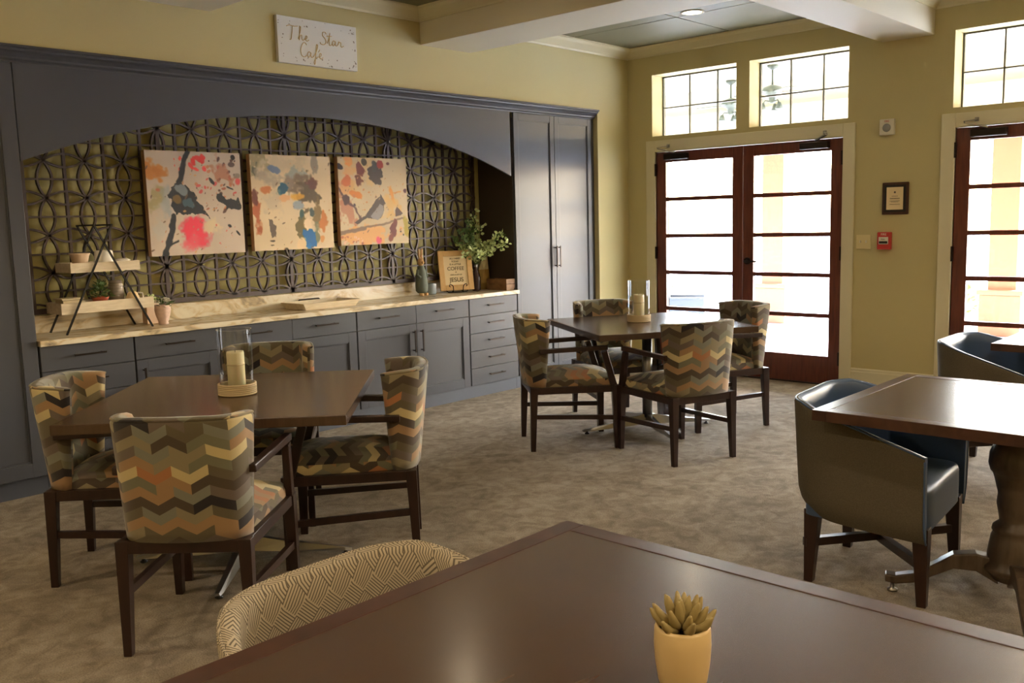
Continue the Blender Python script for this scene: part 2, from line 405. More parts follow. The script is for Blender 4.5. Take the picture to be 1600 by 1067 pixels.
# transom windows
for i, (a, b) in enumerate(trans):
    o = sempty('window_%d' % (i+1)); X0 = .2
    m = MB(); w_ = .012; fw = .014
    m.box(X0-.01, X0+.02, b, b+fw, T0, T1); m.box(X0-.01, X0+.02, a-fw, a, T0, T1); m.box(X0-.01, X0+.02, b+fw, a-fw, T0, T0+fw); m.box(X0-.01, X0+.02, b+fw, a-fw, T1-fw, T1)
    m.build('window_frame', mat('dark bronze sash', (96, 92, 72), .5) if i == 0 else bpy.data.materials['dark bronze sash'], o)
    SM = bpy.data.materials['dark bronze sash']
    for q in (1, 2):
        y = a+(b-a)*q/3; MB().box(X0-.006, X0+.016, y-w_/2, y+w_/2, T0+fw, T1-fw).build('muntin', SM, o)
    zm = (T0+T1)/2-.01; MB().box(X0-.008, X0+.018, b+fw, a-fw, zm-w_/2, zm+w_/2).build('muntin', SM, o)
    for q in range(3):
        for zz in ((T0+fw, zm-w_/2), (zm+w_/2, T1-fw)):
            ya = a+(b-a)*q/3; yb = a+(b-a)*(q+1)/3
            MB().box(X0+.002, X0+.006, yb+w_/2 if q < 2 else yb+fw, ya-w_/2 if q > 0 else ya-fw, *zz).build('pane', GLASS, o)

# doors
for i, (a, b) in enumerate(doors):
    o = sempty('door_%d' % (i+1))
    m = MB(); cw = .105; t = .022
    m.box(-t, 0, a, a+cw, 0, CZ); m.box(-t, 0, b-cw, b, 0, CZ); m.box(-t, 0, b, a, DZ, CZ)
    m.build('door_casing', CREAM, o, bevel=.004)
    m = MB(); m.box(0.0, .23, a-.0, a+.001, 0, DZ); m.box(0.0, .23, b-.001, b, 0, DZ); m.box(0, .23, b, a, DZ-.001, DZ); m.build('jamb', CREAM, o)
    mid = (a+b)/2; pz = [.26, .622, .984, 1.346, 1.708, 2.07]; mw = .037
    for s_, (ya, yb) in enumerate(((a-.004, mid+.002), (mid-.002, b+.004))):
        sa, sb = ya-.108, yb+.108
        m = MB(); XX = (.004, .048)
        m.box(*XX, sa, ya, .012, DZ-.005); m.box(*XX, yb, sb, .012, DZ-.005); m.box(*XX, sb, sa, .012, .26); m.box(*XX, sb, sa, 2.07, DZ-.005)
        lf = m.build('door_leaf', DOORW, o, bevel=.003)
        for z in pz[1:-1]: MB().box(.008, .044, sb, sa, z-mw/2, z+mw/2).build('muntin', DOORW, lf)
        for z0, z1 in zip(pz[:-1], pz[1:]):
            MB().box(.022, .028, sb, sa, z0+(mw/2 if z0 > .3 else 0), z1-(mw/2 if z1 < 2.05 else 0)).build('pane', GLASS, lf)
        hy = a if s_ == 0 else b
        for hz in (.25, 1.18, 2.0):
            MB().box(-.026, .004, hy-.012 if s_ == 0 else hy-.002, hy+.002 if s_ == 0 else hy+.012, hz-.06, hz+.06).build('hinge', BRONZE, lf)
        # closer: body on the top rail, arm up to the casing
        sg = 1 if s_ == 0 else -1; y0 = hy-sg*.12
        m = MB(); m.box(-.055, .002, y0-sg*.0, y0-sg*.26, 2.09, 2.15)
        m.build('door_closer', BRONZE, lf, bevel=.006)
        m = MB(); m.beam((-.035, y0-sg*.12, 2.16), (-.13, y0+sg*.02, 2.20), .022, .012); m.beam((-.13, y0+sg*.02, 2.205), (-.03, y0-sg*.14+sg*.1, 2.225), .018, .010)
        m.beam((-.03, y0-sg*.04, 2.225), (-.022, y0-sg*.04, 2.225), .03, .03)
        m.build('closer_arm', STEEL, lf)
        if s_ == 1:
            m = MB(); yy = ya-.052
            m.tube([(0.004, yy, 1.105), (-.014, yy, 1.105)], .032, 20); m.tube([(-.012, yy, 1.105), (-.055, yy, 1.105)], .011, 10)
            m.tube([(-.055, yy+.006, 1.105), (-.058, yy-.05, 1.106), (-.052, yy-.12, 1.102)], [.011, .010, .008], 10)
            m.build('lever_handle', BRONZE, lf)
    MB().box(0, .23, b, a, 0.0, .011).build('threshold', BRONZE, o)

# ------------------------------------------------------------------ CABINETS
YF = .05           # face plane
def shaker(m, x0, x1, z0, z1, st=.075, yf=YF, t=.02):
    m.box(x0, x0+st, yf, yf+t, z0, z1); m.box(x1-st, x1, yf, yf+t, z0, z1)
    m.box(x0+st, x1-st, yf, yf+t, z0, z0+st); m.box(x0+st, x1-st, yf, yf+t, z1-st, z1)
    m.box(x0+st, x1-st, yf+.012, yf+t, z0+st, z1-st)
    for (p, q, c, d) in ((x0+st, x0+st+.008, z0+st, z1-st), (x1-st-.008, x1-st, z0+st, z1-st)): m.box(p, q, yf+.006, yf+.013, c, d)
    for (p, q, c, d) in ((x0+st, x1-st, z0+st, z0+st+.008), (x0+st, x1-st, z1-st-.008, z1-st)): m.box(p, q, yf+.006, yf+.013, c, d)
def pull(parent, x, z, L, vert=False, y=YF):
    m = MB(); r_ = .005
    if vert:
        m.beam((x, y-.032, z-L/2), (x, y-.032, z+L/2), .011, .008, up=(0, 1, 0))
        for d in (-L/2+.015, L/2-.015): m.beam((x, y-.03, z+d), (x, y+.001, z+d), .009, .009)
    else:
        m.beam((x-L/2, y-.032, z), (x+L/2, y-.032, z), .008, .011)
        for d in (-L/2+.015, L/2-.015): m.beam((x+d, y-.03, z), (x+d, y+.001, z), .009, .009)
    m.build('handle', BRONZE, parent)
def drawer(par, x0, x1, z0, z1, L):
    d = MB().box(x0, x1, YF, YF+.02, z0, z1).build('drawer', CAB, par, bevel=.002); pull(d, (x0+x1)/2, (z0+z1)/2+.008, L)
G = .002
ZB, ZT = .11, .877
def carcass(par, x0, x1, z0=ZB, z1=ZT, yb=.5):
    m = MB(); m.box(x0+.001, x1-.001, YF+.021, yb, z0, z1); return m.build('cabinet_body', BLK, par)
units = [(-5.846, -5.274, 'drawers', 'grey base cabinet with five drawers at the left end of the counter'),
         (-5.274, -4.684, 'single', 'grey base cabinet with one drawer above one door, beside the left drawer stack'),
         (-4.684, -3.52, 'double', 'grey base cabinet with two drawers and two doors behind the near chevron chairs'),
         (-3.52, -2.303, 'double', 'grey base cabinet with two drawers and two doors, both long door handles in view'),
         (-2.303, -1.683, 'drawers', 'grey base cabinet with five drawers beside the tall double-door cabinet')]
for x0, x1, kd, lab in units:
    t = thing('base_cabinet', lab, 'cabinet', group='base cabinets under the counter'); carcass(t, x0, x1)
    MB().box(x0, x1, YF+.035, YF+.05, 0, ZB).build('toe_kick', TOE, t)
    if kd == 'drawers':
        h = (ZT-ZB)/5
        for q in range(5): drawer(t, x0+.006, x1-.006, ZB+q*h+G, ZB+(q+1)*h-G, .19)
    else:
        cols = [(x0, x1)] if kd == 'single' else [(x0, (x0+x1)/2), ((x0+x1)/2, x1)]
        for ci, (a, b) in enumerate(cols):
            drawer(t, a+(.006 if ci == 0 else G), b-(.006 if ci == len(cols)-1 else G), .728, ZT-G, .20)
            m = MB(); aa, bb = a+(.006 if ci == 0 else G), b-(.006 if ci == len(cols)-1 else G); shaker(m, aa, bb, ZB+G, .724)
            d = m.build('cabinet_door', CAB, t, bevel=.0015)
            hx = (bb-.04 if ci == 0 else aa+.04) if kd == 'double' else aa+.04
            pull(d, hx, .585, .18, True)
# countertop with backsplash
t = thing('countertop', 'long cream marble countertop with low backsplash under the arched niche', 'countertop')
MB().box(XL+.002, XB-.002, .018, .5, .879, .914).build('slab', MARBLE, t, bevel=.003)
m = MB(); m.box(XL+.002, XB-.002, .48, .5, .9145, 1.025); m.build('backsplash', MARBLE, t, bevel=.002)
# tall cabinets
for x0, x1, lab in ((XB, XR-.002, 'tall grey double-door cabinet between the niche and the wall corner'), (XA, XL, 'tall grey cabinet cut by the left edge, beside the counter')):
    t = thing('tall_cabinet', lab, 'cabinet', group='tall cabinets flanking the niche')
    MB().box(x0+.001, x1-.001, YF+.021, .55, ZB, 2.45).build('cabinet_body', CAB, t)
    MB().box(x0, x1, YF+.035, YF+.05, 0, ZB).build('toe_kick', TOE, t)
    xm = (x0+x1)/2 if x0 < -3 else -1.112
    e = .035 if x0 > -3 else .006
    for s_, (a, b) in enumerate(((x0+.006, xm-G), (xm+G, x1-e))):
        m = MB(); shaker(m, a, b, ZB+.004, 2.495, .062 if x0 > -3 else .085); d = m.build('cabinet_door', CAB, t, bevel=.002)
        pull(d, (b-.022 if s_ == 0 else a+.022), 1.19, .20, True)
    if x0 > -3: MB().box(x1-e+.003, x1, YF+.002, YF+.03, ZB, 2.5).build('filler_strip', CAB, t)
# arched valance
m = MB(); N = 48; xa, xb_ = XL+.0, XB-.04; R_ = 5.85; cz = 2.318-R_; cxm = (-5.87-1.736)/2
top = [(xa+(xb_-xa)*i/N, TOPZ-.06) for i in range(N+1)]; bot = [(x, cz+math.sqrt(R_*R_-(x-cxm)**2)) for x, _ in top]
for i in range(N):
    m.prism([bot[i], bot[i+1], top[i+1], top[i]], YF, YF+.022, 'y')
v = m.build('arched_valance', CAB); tag(v, 'wide grey arched panel spanning above the lattice niche', 'valance')
bm = bmesh.new(); bm.from_mesh(v.data); bmesh.ops.remove_doubles(bm, verts=bm.verts, dist=1e-5)
bmesh.ops.delete(bm, geom=[f_ for f_ in bm.faces if abs(f_.normal.x) > .99 and xa+.01 < f_.calc_center_median().x < xb_-.01], context='FACES'); bm.to_mesh(v.data); bm.free()
# crown on cabinets
m = MB(); pr = [(YF+.02, 2.497), (YF-.004, 2.497), (YF-.006, 2.505), (YF-.022, 2.515), (YF-.024, 2.525), (YF-.045, 2.545), (YF-.062, 2.555), (YF-.066, 2.566), (YF-.078, 2.571), (YF-.078, TOPZ), (YF+.02, TOPZ)]
m.prism(pr, XA-.028, XR-.002, 'x'); tag(m.build('cabinet_crown', CAB), 'grey stepped crown moulding along the top of the built-in cabinets', 'moulding')
# niche side panels (ends of the recess)
NS = mat('shade-darkened niche side', (64, 54, 46), .6)  # cabinet side colour darkened to stand for shade inside the recess
t = thing('niche_lining', 'shade-darkened side panels and yellow-green back board lining the arched niche', 'panel')
MB().box(XB-.004, XB-.0005, YF+.025, .5, .916, 2.49).build('side_panel', NS, t); MB().box(XL+.0005, XL+.004, YF+.025, .5, .916, 2.49).build('side_panel', NS, t)
MB().box(XL, XB, .505, .555, .86, 2.52).build('back_board', mat('niche back paint', (196, 188, 128), .7), t)
MB().box(XL, XB, YF+.025, .5, 2.50, 2.52).build('top_board', NS, t)
# lattice
t = thing('lattice_screen', 'dark brown cut lattice screen of crossing petals on the niche back', 'screen')
PXx, PZ = .2524, .2335; X_0 = -1.785; Z_0 = 1.055
def petal(m, a, b, bulge, wdt, y0, y1, sides=(-1, 1)):
    n = 8; ax, az = a; bx_, bz = b; L_ = math.hypot(bx_-ax, bz-az); tx, tz = (bx_-ax)/L_, (bz-az)/L_; nx, nz = -tz, tx
    for sg in sides:
        pts = []
        for i in range(n+1):
            s_ = i/n; h = sg*bulge*math.sin(PI*s_)**.9 if 0 < s_ < 1 else 0; pts.append((ax+tx*L_*s_+nx*h, az+tz*L_*s_+nz*h))
        for side in (0,):
            vin, vout = [], []
            for i, p in enumerate(pts):
                q0 = pts[max(0, i-1)]; q1 = pts[min(n, i+1)]; dx, dz = q1[0]-q0[0], q1[1]-q0[1]; d = math.hypot(dx, dz); px, pz_ = -dz/d*wdt/2, dx/d*wdt/2
                vin.append((p[0]-px, p[1]-pz_)); vout.append((p[0]+px, p[1]+pz_))
            b0 = len(m.v)
            for y in (y0, y1):
                for q in vin: m.v.append((q[0], y, q[1]))
                for q in vout: m.v.append((q[0], y, q[1]))
            K = n+1
            for i in range(n):
                m.face([b0+i, b0+i+1, b0+K+i+1, b0+K+i]); m.face([b0+i, b0+2*K+i, b0+2*K+i+1, b0+i+1]); m.face([b0+K+i, b0+K+i+1, b0+3*K+i+1, b0+3*K+i])
for pi in range(4):
    xr = X_0-pi*4*PXx; xl = xr-4*PXx; wb = .016; y0, y1 = .452, .474
    m = MB(); zt = Z_0+6*PZ
    for j in range(7):
        z = Z_0+j*PZ
        for i in range(4):
            a = xl+i*PXx; petal(m, (a, z), (a+PXx, z), .042, .013, y0, y1, (1,) if j == 0 else (-1,) if j == 6 else (-1, 1))
        if j < 6:
            m.box(xl, xr, y0+.002, y1, z+PZ/2-.006, z+PZ/2+.006)
            for i in range(5): petal(m, (xl+i*PXx, z), (xl+i*PXx, z+PZ), .046, .013, y0, y1, (-1,) if i == 0 else (1,) if i == 4 else (-1, 1))
            
    for i in range(4): m.box(xl+(i+.5)*PXx-.009, xl+(i+.5)*PXx+.009, y0+.001, y1, Z_0, zt)
    m.box(xl, xl+.014, y0, y1, Z_0-.02, zt); m.box(xr-.014, xr, y0, y1, Z_0-.02, zt)
    m.box(xl, xr, y0, y1, Z_0-.022, Z_0+.012); m.box(xl, xr, y0, y1, zt-.01, zt)
    m.build('lattice_panel', LATT, t, recalc=True)

# ------------------------------------------------------------------ ART
def vnoise(h, w, cell, rng):
    gh, gw = h//cell+3, w//cell+3; g = rng.random((gh, gw)); yy, xx = np.mgrid[0:h, 0:w]/cell; yi, xi = yy.astype(int), xx.astype(int); fy, fx = yy-yi, xx-xi
    fy = fy*fy*(3-2*fy); fx = fx*fx*(3-2*fx)
    return g[yi, xi]*(1-fy)*(1-fx)+g[yi+1, xi]*fy*(1-fx)+g[yi, xi+1]*(1-fy)*fx+g[yi+1, xi+1]*fy*fx
N_ = 190
class Paint:
    def __init__(s, base, seed):
        s.rng = np.random.default_rng(seed); s.a = np.ones((N_, N_, 3))*np.array(base)/255
        s.X, s.Y = np.meshgrid(np.linspace(0, 1, N_), np.linspace(0, 1, N_)); s.wash(base, .05)
    def warp(s, k, c=14): return (vnoise(N_, N_, c, s.rng)-.5)*k+(vnoise(N_, N_, 5, s.rng)-.5)*k*.5
    def wash(s, c, k): s.a += (vnoise(N_, N_, 40, s.rng)-.5)[..., None]*k
    def blob(s, x, y, rx, ry, col, ang=0, rough=.5, soft=.08, alpha=1):
        rough = rough*1.9; rx *= 1.12; ry *= 1.12
        c, sn = math.cos(ang), math.sin(ang); dx = s.X-x; dy = s.Y-y; a = (dx*c+dy*sn)/rx; b = (-dx*sn+dy*c)/ry
        d = np.sqrt(a*a+b*b)+s.warp(rough); m = np.clip((1-d)/soft, 0, 1)[..., None]*alpha; s.a = s.a*(1-m)+np.array(col)/255*m
    def poly(s, pts, col, rough=.01, soft=.01, alpha=1):
        X = s.X+s.warp(rough, 10); Y = s.Y+s.warp(rough, 10); ins = np.zeros(X.shape, bool); n = len(pts)
        for i in range(n):
            x1, y1 = pts[i]; x2, y2 = pts[(i+1) % n]
            if y1 == y2: continue
            cnd = ((y1 > Y) != (y2 > Y)) & (X < (x2-x1)*(Y-y1)/(y2-y1)+x1); ins ^= cnd
        m = ins[..., None]*alpha; s.a = s.a*(1-m)+np.array(col)/255*m
    def stroke(s, pts, wd, col, rough=.01, alpha=1):
        X = s.X+s.warp(rough, 9); Y = s.Y+s.warp(rough, 9); D = np.full(X.shape, 9.0)
        for (x1, y1), (x2, y2) in zip(pts[:-1], pts[1:]):
            L = (x2-x1)**2+(y2-y1)**2+1e-9; t = np.clip(((X-x1)*(x2-x1)+(Y-y1)*(y2-y1))/L, 0, 1); D = np.minimum(D, np.hypot(X-x1-t*(x2-x1), Y-y1-t*(y2-y1)))
        m = np.clip((wd-D)/.008, 0, 1)[..., None]*alpha; s.a = s.a*(1-m)+np.array(col)/255*m
    def spray(s, n, box, cols, r=(.004, .014), el=2.2, ang=-.8):
        for _ in range(n):
            x = s.rng.uniform(box[0], box[2]); y = s.rng.uniform(box[1], box[3]); q = s.rng.uniform(*r)
            s.blob(x, y, q*s.rng.uniform(1, el), q, cols[s.rng.integers(len(cols))], ang+s.rng.normal()*.4, .6, .3, .85)
def canvas(P, x0, x1, z0, z1, label, ytop=.39, th=.045):
    t = thing('canvas_painting', label, 'painting', ((x0+x1)/2, ytop+th/2, z0), group='abstract canvases on the lattice')
    W = x1-x0; H = z1-z0
    P.spray(60, (0, 0, 1, 1), [(150, 120, 96), (196, 150, 110), (120, 96, 78), (214, 170, 120)], (.002, .007), 3.5)
    lin = np.clip(P.a, 0, 1)**1.22; lin = np.where(lin <= .04045, lin/12.92, ((lin+.055)/1.055)**2.4)
    xs = np.linspace(-W/2, W/2, N_); zs = np.linspace(H, 0, N_)
    vv = np.stack([np.tile(xs, N_), np.full(N_*N_, -th/2-.001), np.repeat(zs, N_)], 1)
    idx = np.arange(N_*N_).reshape(N_, N_); fc = np.stack([idx[:-1, :-1], idx[1:, :-1], idx[1:, 1:], idx[:-1, 1:]], -1).reshape(-1, 4)
    me = bpy.data.meshes.new('painted_face'); me.from_pydata(vv.tolist(), [], fc.tolist())
    ca = me.color_attributes.new('paint', 'FLOAT_COLOR', 'POINT'); ca.data.foreach_set('color', np.concatenate([lin.reshape(-1, 3), np.ones((N_*N_, 1))], 1).ravel().astype('f'))
    me.materials.append(ARTM); o = bpy.data.objects.new('painted_face', me); C.objects.link(o); o.parent = t
    MB().box(-W/2, W/2, -th/2, th/2, 0, H).build('stretcher_frame', mat('canvas edge', (176, 140, 104), .8) if 'canvas edge' not in bpy.data.materials else bpy.data.materials['canvas edge'], t)
ARTM = attr_mat('painted canvas')
K_ = (28, 30, 32)
P = Paint((208, 192, 174), 1)
P.blob(.05, .2, .12, .09, (206, 140, 60), .2, .5, .3, .9); P.blob(.12, .2, .07, .05, (196, 132, 56), .2, .5, .3, .9); P.blob(.07, .45, .08, .12, (170, 160, 110), .2, .6, .5, .7); P.blob(.18, .5, .06, .18, (160, 172, 178), .1, .5, .6, .6); P.blob(.1, .7, .07, .18, (196, 196, 190), .1, .5, .6, .6)
P.blob(.1, .37, .03, .02, (200, 110, 80), 0, .4, .3, .7)
P.blob(.47, .78, .15, .17, (236, 80, 100), .1, .35, .45, 1); P.blob(.44, .74, .10, .12, (240, 70, 96), 0, .3, .3, 1); P.blob(.43, .9, .10, .10, (236, 110, 120), 0, .4, .6, .8); P.blob(.65, .72, .09, .09, (226, 206, 170), .2, .5, .4, .9)
P.spray(70, (.5, .05, .95, .6), [(172, 96, 70), (120, 64, 50), (200, 130, 90), (210, 90, 84), (90, 60, 50)]); P.blob(.8, .18, .12, .07, (182, 120, 86), .6, .9, .4, .7)
P.spray(10, (.42, .02, .62, .18), [(232, 70, 64)], (.008, .02), 2.2, 1.2); P.spray(6, (.28, .05, .36, .2), [(232, 90, 74)], (.006, .012), 2.2, 1.4); P.spray(30, (.1, .65, .9, .95), [(220, 120, 110), (206, 150, 140)], (.003, .007))
P.blob(.88, .50, .10, .055, K_, .55, .7, .1); P.blob(.78, .45, .06, .03, K_, .5, .7, .1); P.blob(.92, .04, .025, .025, K_, 0, .3, .1); P.blob(.90, .12, .03, .02, (110, 90, 80), 0, .5, .2); P.blob(.87, .35, .05, .012, K_, .4, .5, .2); P.blob(.67, .28, .035, .012, K_, .9, .5, .2)
P.blob(.84, .73, .022, .016, K_, .5, .4, .2); P.blob(.93, .80, .03, .01, K_, .9, .4, .2); P.blob(.95, .23, .045, .03, (150, 140, 124), 0, .5, .3, .8); P.blob(.96, .28, .03, .03, (220, 90, 84), 0, .5, .4, .9)
P.stroke([(.44, -.02), (.385, .12), (.33, .30)], .028, K_, .02); P.stroke([(.25, .62), (.22, .76), (.17, .90), (.13, 1.02)], .032, K_, .02); P.stroke([(.18, .90), (.28, .86)], .012, K_, .01)
P.poly([(.22, .40), (.27, .31), (.36, .29), (.44, .35), (.50, .45), (.56, .56), (.66, .645), (.60, .63), (.50, .59), (.36, .63), (.28, .60), (.24, .52)], (34, 38, 42), .05)
P.blob(.33, .36, .07, .04, (150, 158, 160), .4, .5, .2, .9); P.blob(.30, .47, .045, .05, (140, 112, 56), 0, .5, .3, .9); P.blob(.40, .49, .06, .03, (86, 112, 120), .4, .7, .2, .9)
P1 = P
P = Paint((222, 202, 168), 2)
P.blob(.1, .05, .12, .12, (160, 148, 110), .3, .6, .2, .9); P.blob(.05, .16, .05, .05, (96, 96, 72), .3, .6, .2, .9); P.blob(.22, .24, .14, .10, (176, 164, 146), .3, .6, .4, .8); P.blob(.42, .1, .3, .12, (206, 190, 160), .1, .6, .5, .8)
P.blob(.28, .15, .09, .035, (120, 140, 170), .5, .5, .3, .9); P.blob(.58, .2, .12, .09, (160, 166, 156), .1, .6, .4, .8); P.blob(.79, .1, .04, .10, (156, 146, 128), 0, .5, .3, .9)
P.blob(.62, .33, .17, .12, (132, 112, 86), .2, .5, .4, .95); P.blob(.72, .40, .13, .16, (104, 88, 56), .3, .6, .25, .95); P.blob(.77, .30, .07, .06, (110, 60, 44), .2, .6, .3, .9); P.blob(.46, .30, .08, .07, (150, 134, 118), 0, .4, .4, .9)
P.blob(.37, .36, .09, .045, (28, 96, 120), -.5, .5, .15, 1); P.blob(.56, .435, .10, .035, (226, 176, 70), 0, .4, .3, .9); P.blob(.38, .45, .10, .035, (224, 176, 130), -.1, .4, .3, .9); P.blob(.17, .36, .05, .04, (200, 122, 60), 0, .5, .4, .9); P.blob(.56, .53, .06, .04, (150, 164, 176), 0, .5, .4, .8); P.blob(.25, .5, .12, .14, (206, 190, 164), 0, .5, .5, .8)
P.blob(.05, .62, .045, .22, (190, 108, 60), -.1, .5, .3, .95); P.blob(.04, .45, .035, .06, (120, 60, 40), 0, .5, .3, .9); P.blob(.08, .78, .03, .05, (176, 96, 50), 0, .5, .3, .9)
P.poly([(.18, .67), (.22, .67), (.24, .72), (.28, .73), (.27, .85), (.21, .86)], (112, 96, 78), .02); P.blob(.22, .90, .03, .012, (90, 80, 66), 0, .3, .3); P.blob(.21, .945, .028, .008, (90, 80, 66), 0, .3, .3); P.blob(.38, .99, .03, .02, (90, 80, 50), 0, .3, .3)
P.blob(.60, .77, .06, .12, (126, 110, 56), .1, .5, .15, 1); P.blob(.60, .62, .025, .04, (60, 92, 80), .2, .5, .3); P.blob(.73, .62, .03, .05, (70, 86, 74), -.3, .5, .3); P.blob(.67, .70, .045, .10, (236, 214, 180), -.2, .5, .3, 1); P.blob(.81, .62, .05, .16, (140, 116, 66), 0, .5, .3, .95); P.blob(.87, .70, .045, .09, (204, 130, 60), 0, .5, .3, .95); P.blob(.77, .85, .04, .14, (130, 136, 104), 0, .6, .3, .9); P.blob(.84, .9, .03, .04, (214, 150, 80), 0, .6, .3, .8)
P.blob(.68, .90, .075, .09, (24, 120, 178), .3, .5, .12, 1); P.blob(.68, .98, .03, .05, (30, 130, 186), 0, .4, .2, 1); P.blob(.58, .95, .05, .06, (232, 206, 164), .3, .5, .3, 1)
P2 = P
P = Paint((216, 198, 164), 3)
P.blob(.16, .05, .08, .06, (236, 150, 60), .2, .4, .4, .9); P.blob(.12, .3, .10, .25, (228, 176, 120), .2, .6, .6, .8); P.blob(.3, .1, .2, .3, (226, 190, 130), 0, .7, .7, .5); P.blob(.02, .10, .05, .03, (60, 40, 40), .4, .5, .2); P.blob(.12, .27, .06, .07, (206, 120, 70), .3, .6, .3, .9)
P.blob(.31, .13, .055, .07, (130, 60, 44), -.4, .4, .15); P.blob(.37, .05, .035, .035, (96, 80, 56), 0, .3, .2); P.blob(.28, .28, .055, .09, (124, 66, 40), .1, .5, .2); P.blob(.24, .42, .08, .035, (220, 140, 60), .3, .5, .3, .9); P.blob(.54, .17, .10, .13, (84, 70, 60), .1, .4, .12); P.blob(.52, .08, .035, .06, (84, 80, 70), 0, .4, .2); P.blob(.61, .07, .05, .045, (170, 64, 44), .5, .3, .2); P.blob(.72, .06, .02, .015, (110, 50, 40), 0, .3, .2)
P.blob(.10, .60, .12, .25, (196, 140, 110), -.3, .7, .4, .85); P.stroke([(0, .36), (.10, .48), (.22, .58), (.30, .70)], .018, (110, 76, 70), .03, .9); P.blob(.1, .5, .05, .05, (90, 56, 50), .4, .6, .3); P.blob(.21, .54, .03, .03, (84, 64, 70), .2, .5, .3); P.blob(.78, .45, .03, .10, (226, 160, 74), -.3, .4, .4, .9); P.stroke([(.78, .40), (.9, .385)], .012, (222, 160, 84), .01, .8)
P.blob(.4, .9, .45, .10, (232, 180, 120), 0, .5, .3, .9); P.blob(.75, .55, .16, .14, (228, 186, 116), 0, .6, .6, .7); P.stroke([(0, .85), (.3, .80), (.6, .77), (.93, .70)], .016, (150, 126, 104), .012, .95); P.stroke([(0, .86), (.35, .81)], .024, (150, 126, 104), .012, .95)
P.poly([(.20, .74), (.36, .66), (.44, .58), (.52, .49), (.585, .44), (.59, .41), (.625, .46), (.665, .53), (.64, .54), (.635, .62), (.60, .68), (.54, .72), (.46, .70), (.38, .69), (.24, .765)], (96, 82, 74), .008)
P.poly([(.44, .67), (.52, .60), (.58, .53), (.63, .55), (.63, .62), (.60, .68), (.54, .72), (.47, .70)], (176, 172, 170), .01, alpha=.85)
P.poly([(.81, .60), (.84, .56), (.92, .64), (.88, .67), (.80, .68)], (96, 66, 52), .01); P.blob(.77, .83, .045, .10, (124, 56, 44), .15, .5, .15); P.blob(.73, .94, .04, .05, (140, 70, 50), .2, .5, .2); P.blob(.97, .80, .05, .12, (186, 168, 66), -.2, .5, .4, .9); P.blob(.97, .37, .03, .03, (96, 40, 44), .2, .4, .2); P.blob(.53, .96, .04, .045, (230, 100, 130), 0, .4, .4, .9); P.blob(.88, .86, .012, .012, K_, 0, .2, .3); P.blob(.92, .90, .012, .012, K_, 0, .2, .3)
P.spray(26, (.3, .3, .95, .6), [(206, 150, 100), (180, 150, 120)], (.004, .01)); P.spray(30, (.02, .9, .3, .99), [(190, 120, 90), (236, 200, 170)], (.004, .012))
P3 = P
canvas(P1, -4.948, -4.236, 1.362, 2.07, 'left canvas with hot pink spot and black diagonal strokes')
canvas(P2, -4.156, -3.444, 1.365, 2.07, 'middle canvas with blue drip and brown cloud on cream')
canvas(P3, -3.372, -2.662, 1.375, 2.075, 'right canvas with grey crested bird perched on a branch')

# ------------------------------------------------------------------ sign
t = thing('wall_sign', 'white board reading The Star Cafe in gold script on wall above niche', 'sign', (-3.80, 0, 2.665))
SW, SH = .68, .315
MB().box(-SW/2, SW/2, -.03, -.001, 0, SH).build('sign_board', SIGN, t, bevel=.002)
m = MB()
def script(m, strokes, ox, oz, sc_, y=-.032, r_=.0026):
    for st in strokes:
        pts = []
        n = len(st)
        for i in range(n-1):      # catmull-rom
            p0 = st[max(i-1, 0)]; p1 = st[i]; p2 = st[i+1]; p3 = st[min(i+2, n-1)]
            for k in range(5):
                t_ = k/5
                pts.append(tuple(.5*((2*p1[c])+(-p0[c]+p2[c])*t_+(2*p0[c]-5*p1[c]+4*p2[c]-p3[c])*t_**2+(-p0[c]+3*p1[c]-3*p2[c]+p3[c])*t_**3) for c in (0, 1)))
        pts.append(st[-1])
        m.tube([(ox+p[0]*sc_, y, oz+p[1]*sc_) for p in pts], r_, 5)
T_ = [[(-.1, .95), (.2, 1.05), (.6, 1.0), (.95, 1.05)], [(.45, 1.0), (.38, .5), (.28, 0), (.15, -.05)]]
h_ = [[(0, .1), (.2, .6), (.28, 1.0), (.18, 1.0), (.12, .4), (.08, 0), (.2, .35), (.35, .4), (.36, .1), (.48, .02), (.6, .15)]]
e_ = [[(0, .12), (.2, .2), (.26, .36), (.14, .4), (.08, .15), (.22, 0), (.42, .12)]]
S_ = [[(.55, .85), (.45, 1.0), (.22, .95), (.2, .7), (.42, .5), (.5, .2), (.3, 0), (.0, .02), (-.08, .15)]]
t_s = [[(0, .15), (.22, .6), (.32, 1.0), (.22, .4), (.2, .05), (.32, 0), (.48, .12)], [(-.02, .72), (.5, .75)]]
a_ = [[(.34, .36), (.16, .42), (.02, .2), (.12, 0), (.3, .2), (.35, .38), (.34, .08), (.5, .05), (.6, .15)]]
r_s = [[(0, .15), (.12, .42), (.14, .34), (.3, .36), (.28, .08), (.42, 0), (.6, .12)]]
C_ = [[(.6, .9), (.5, 1.05), (.28, 1.0), (.06, .55), (.1, .12), (.35, 0), (.62, .15)]]
f_s = [[(0, .12), (.25, .5), (.42, .95), (.3, 1.0), (.2, .3), (.08, -.45), (.0, -.3), (.2, .02), (.45, .12)]]
def word(ls, ox, oz, sc_):
    x = ox
    for l, adv in ls: script(m, l, x, oz, sc_); x += adv*sc_
word([(T_, .95), (h_, .6), (e_, .42)], -.255, .165, .088)
word([(S_, .62), (t_s, .48), (a_, .6), (r_s, .6)], .02, .158, .088)
word([(C_, .62), (a_, .6), (f_s, .45), (e_, .6)], -.16, .055, .092)
script(m, [[(-.04, .5), (.1, .68)]], -.16+1.72*.092, .055, .092)
m.build('gold_script', GOLD, t)
m = MB(); rg = random.Random(5)
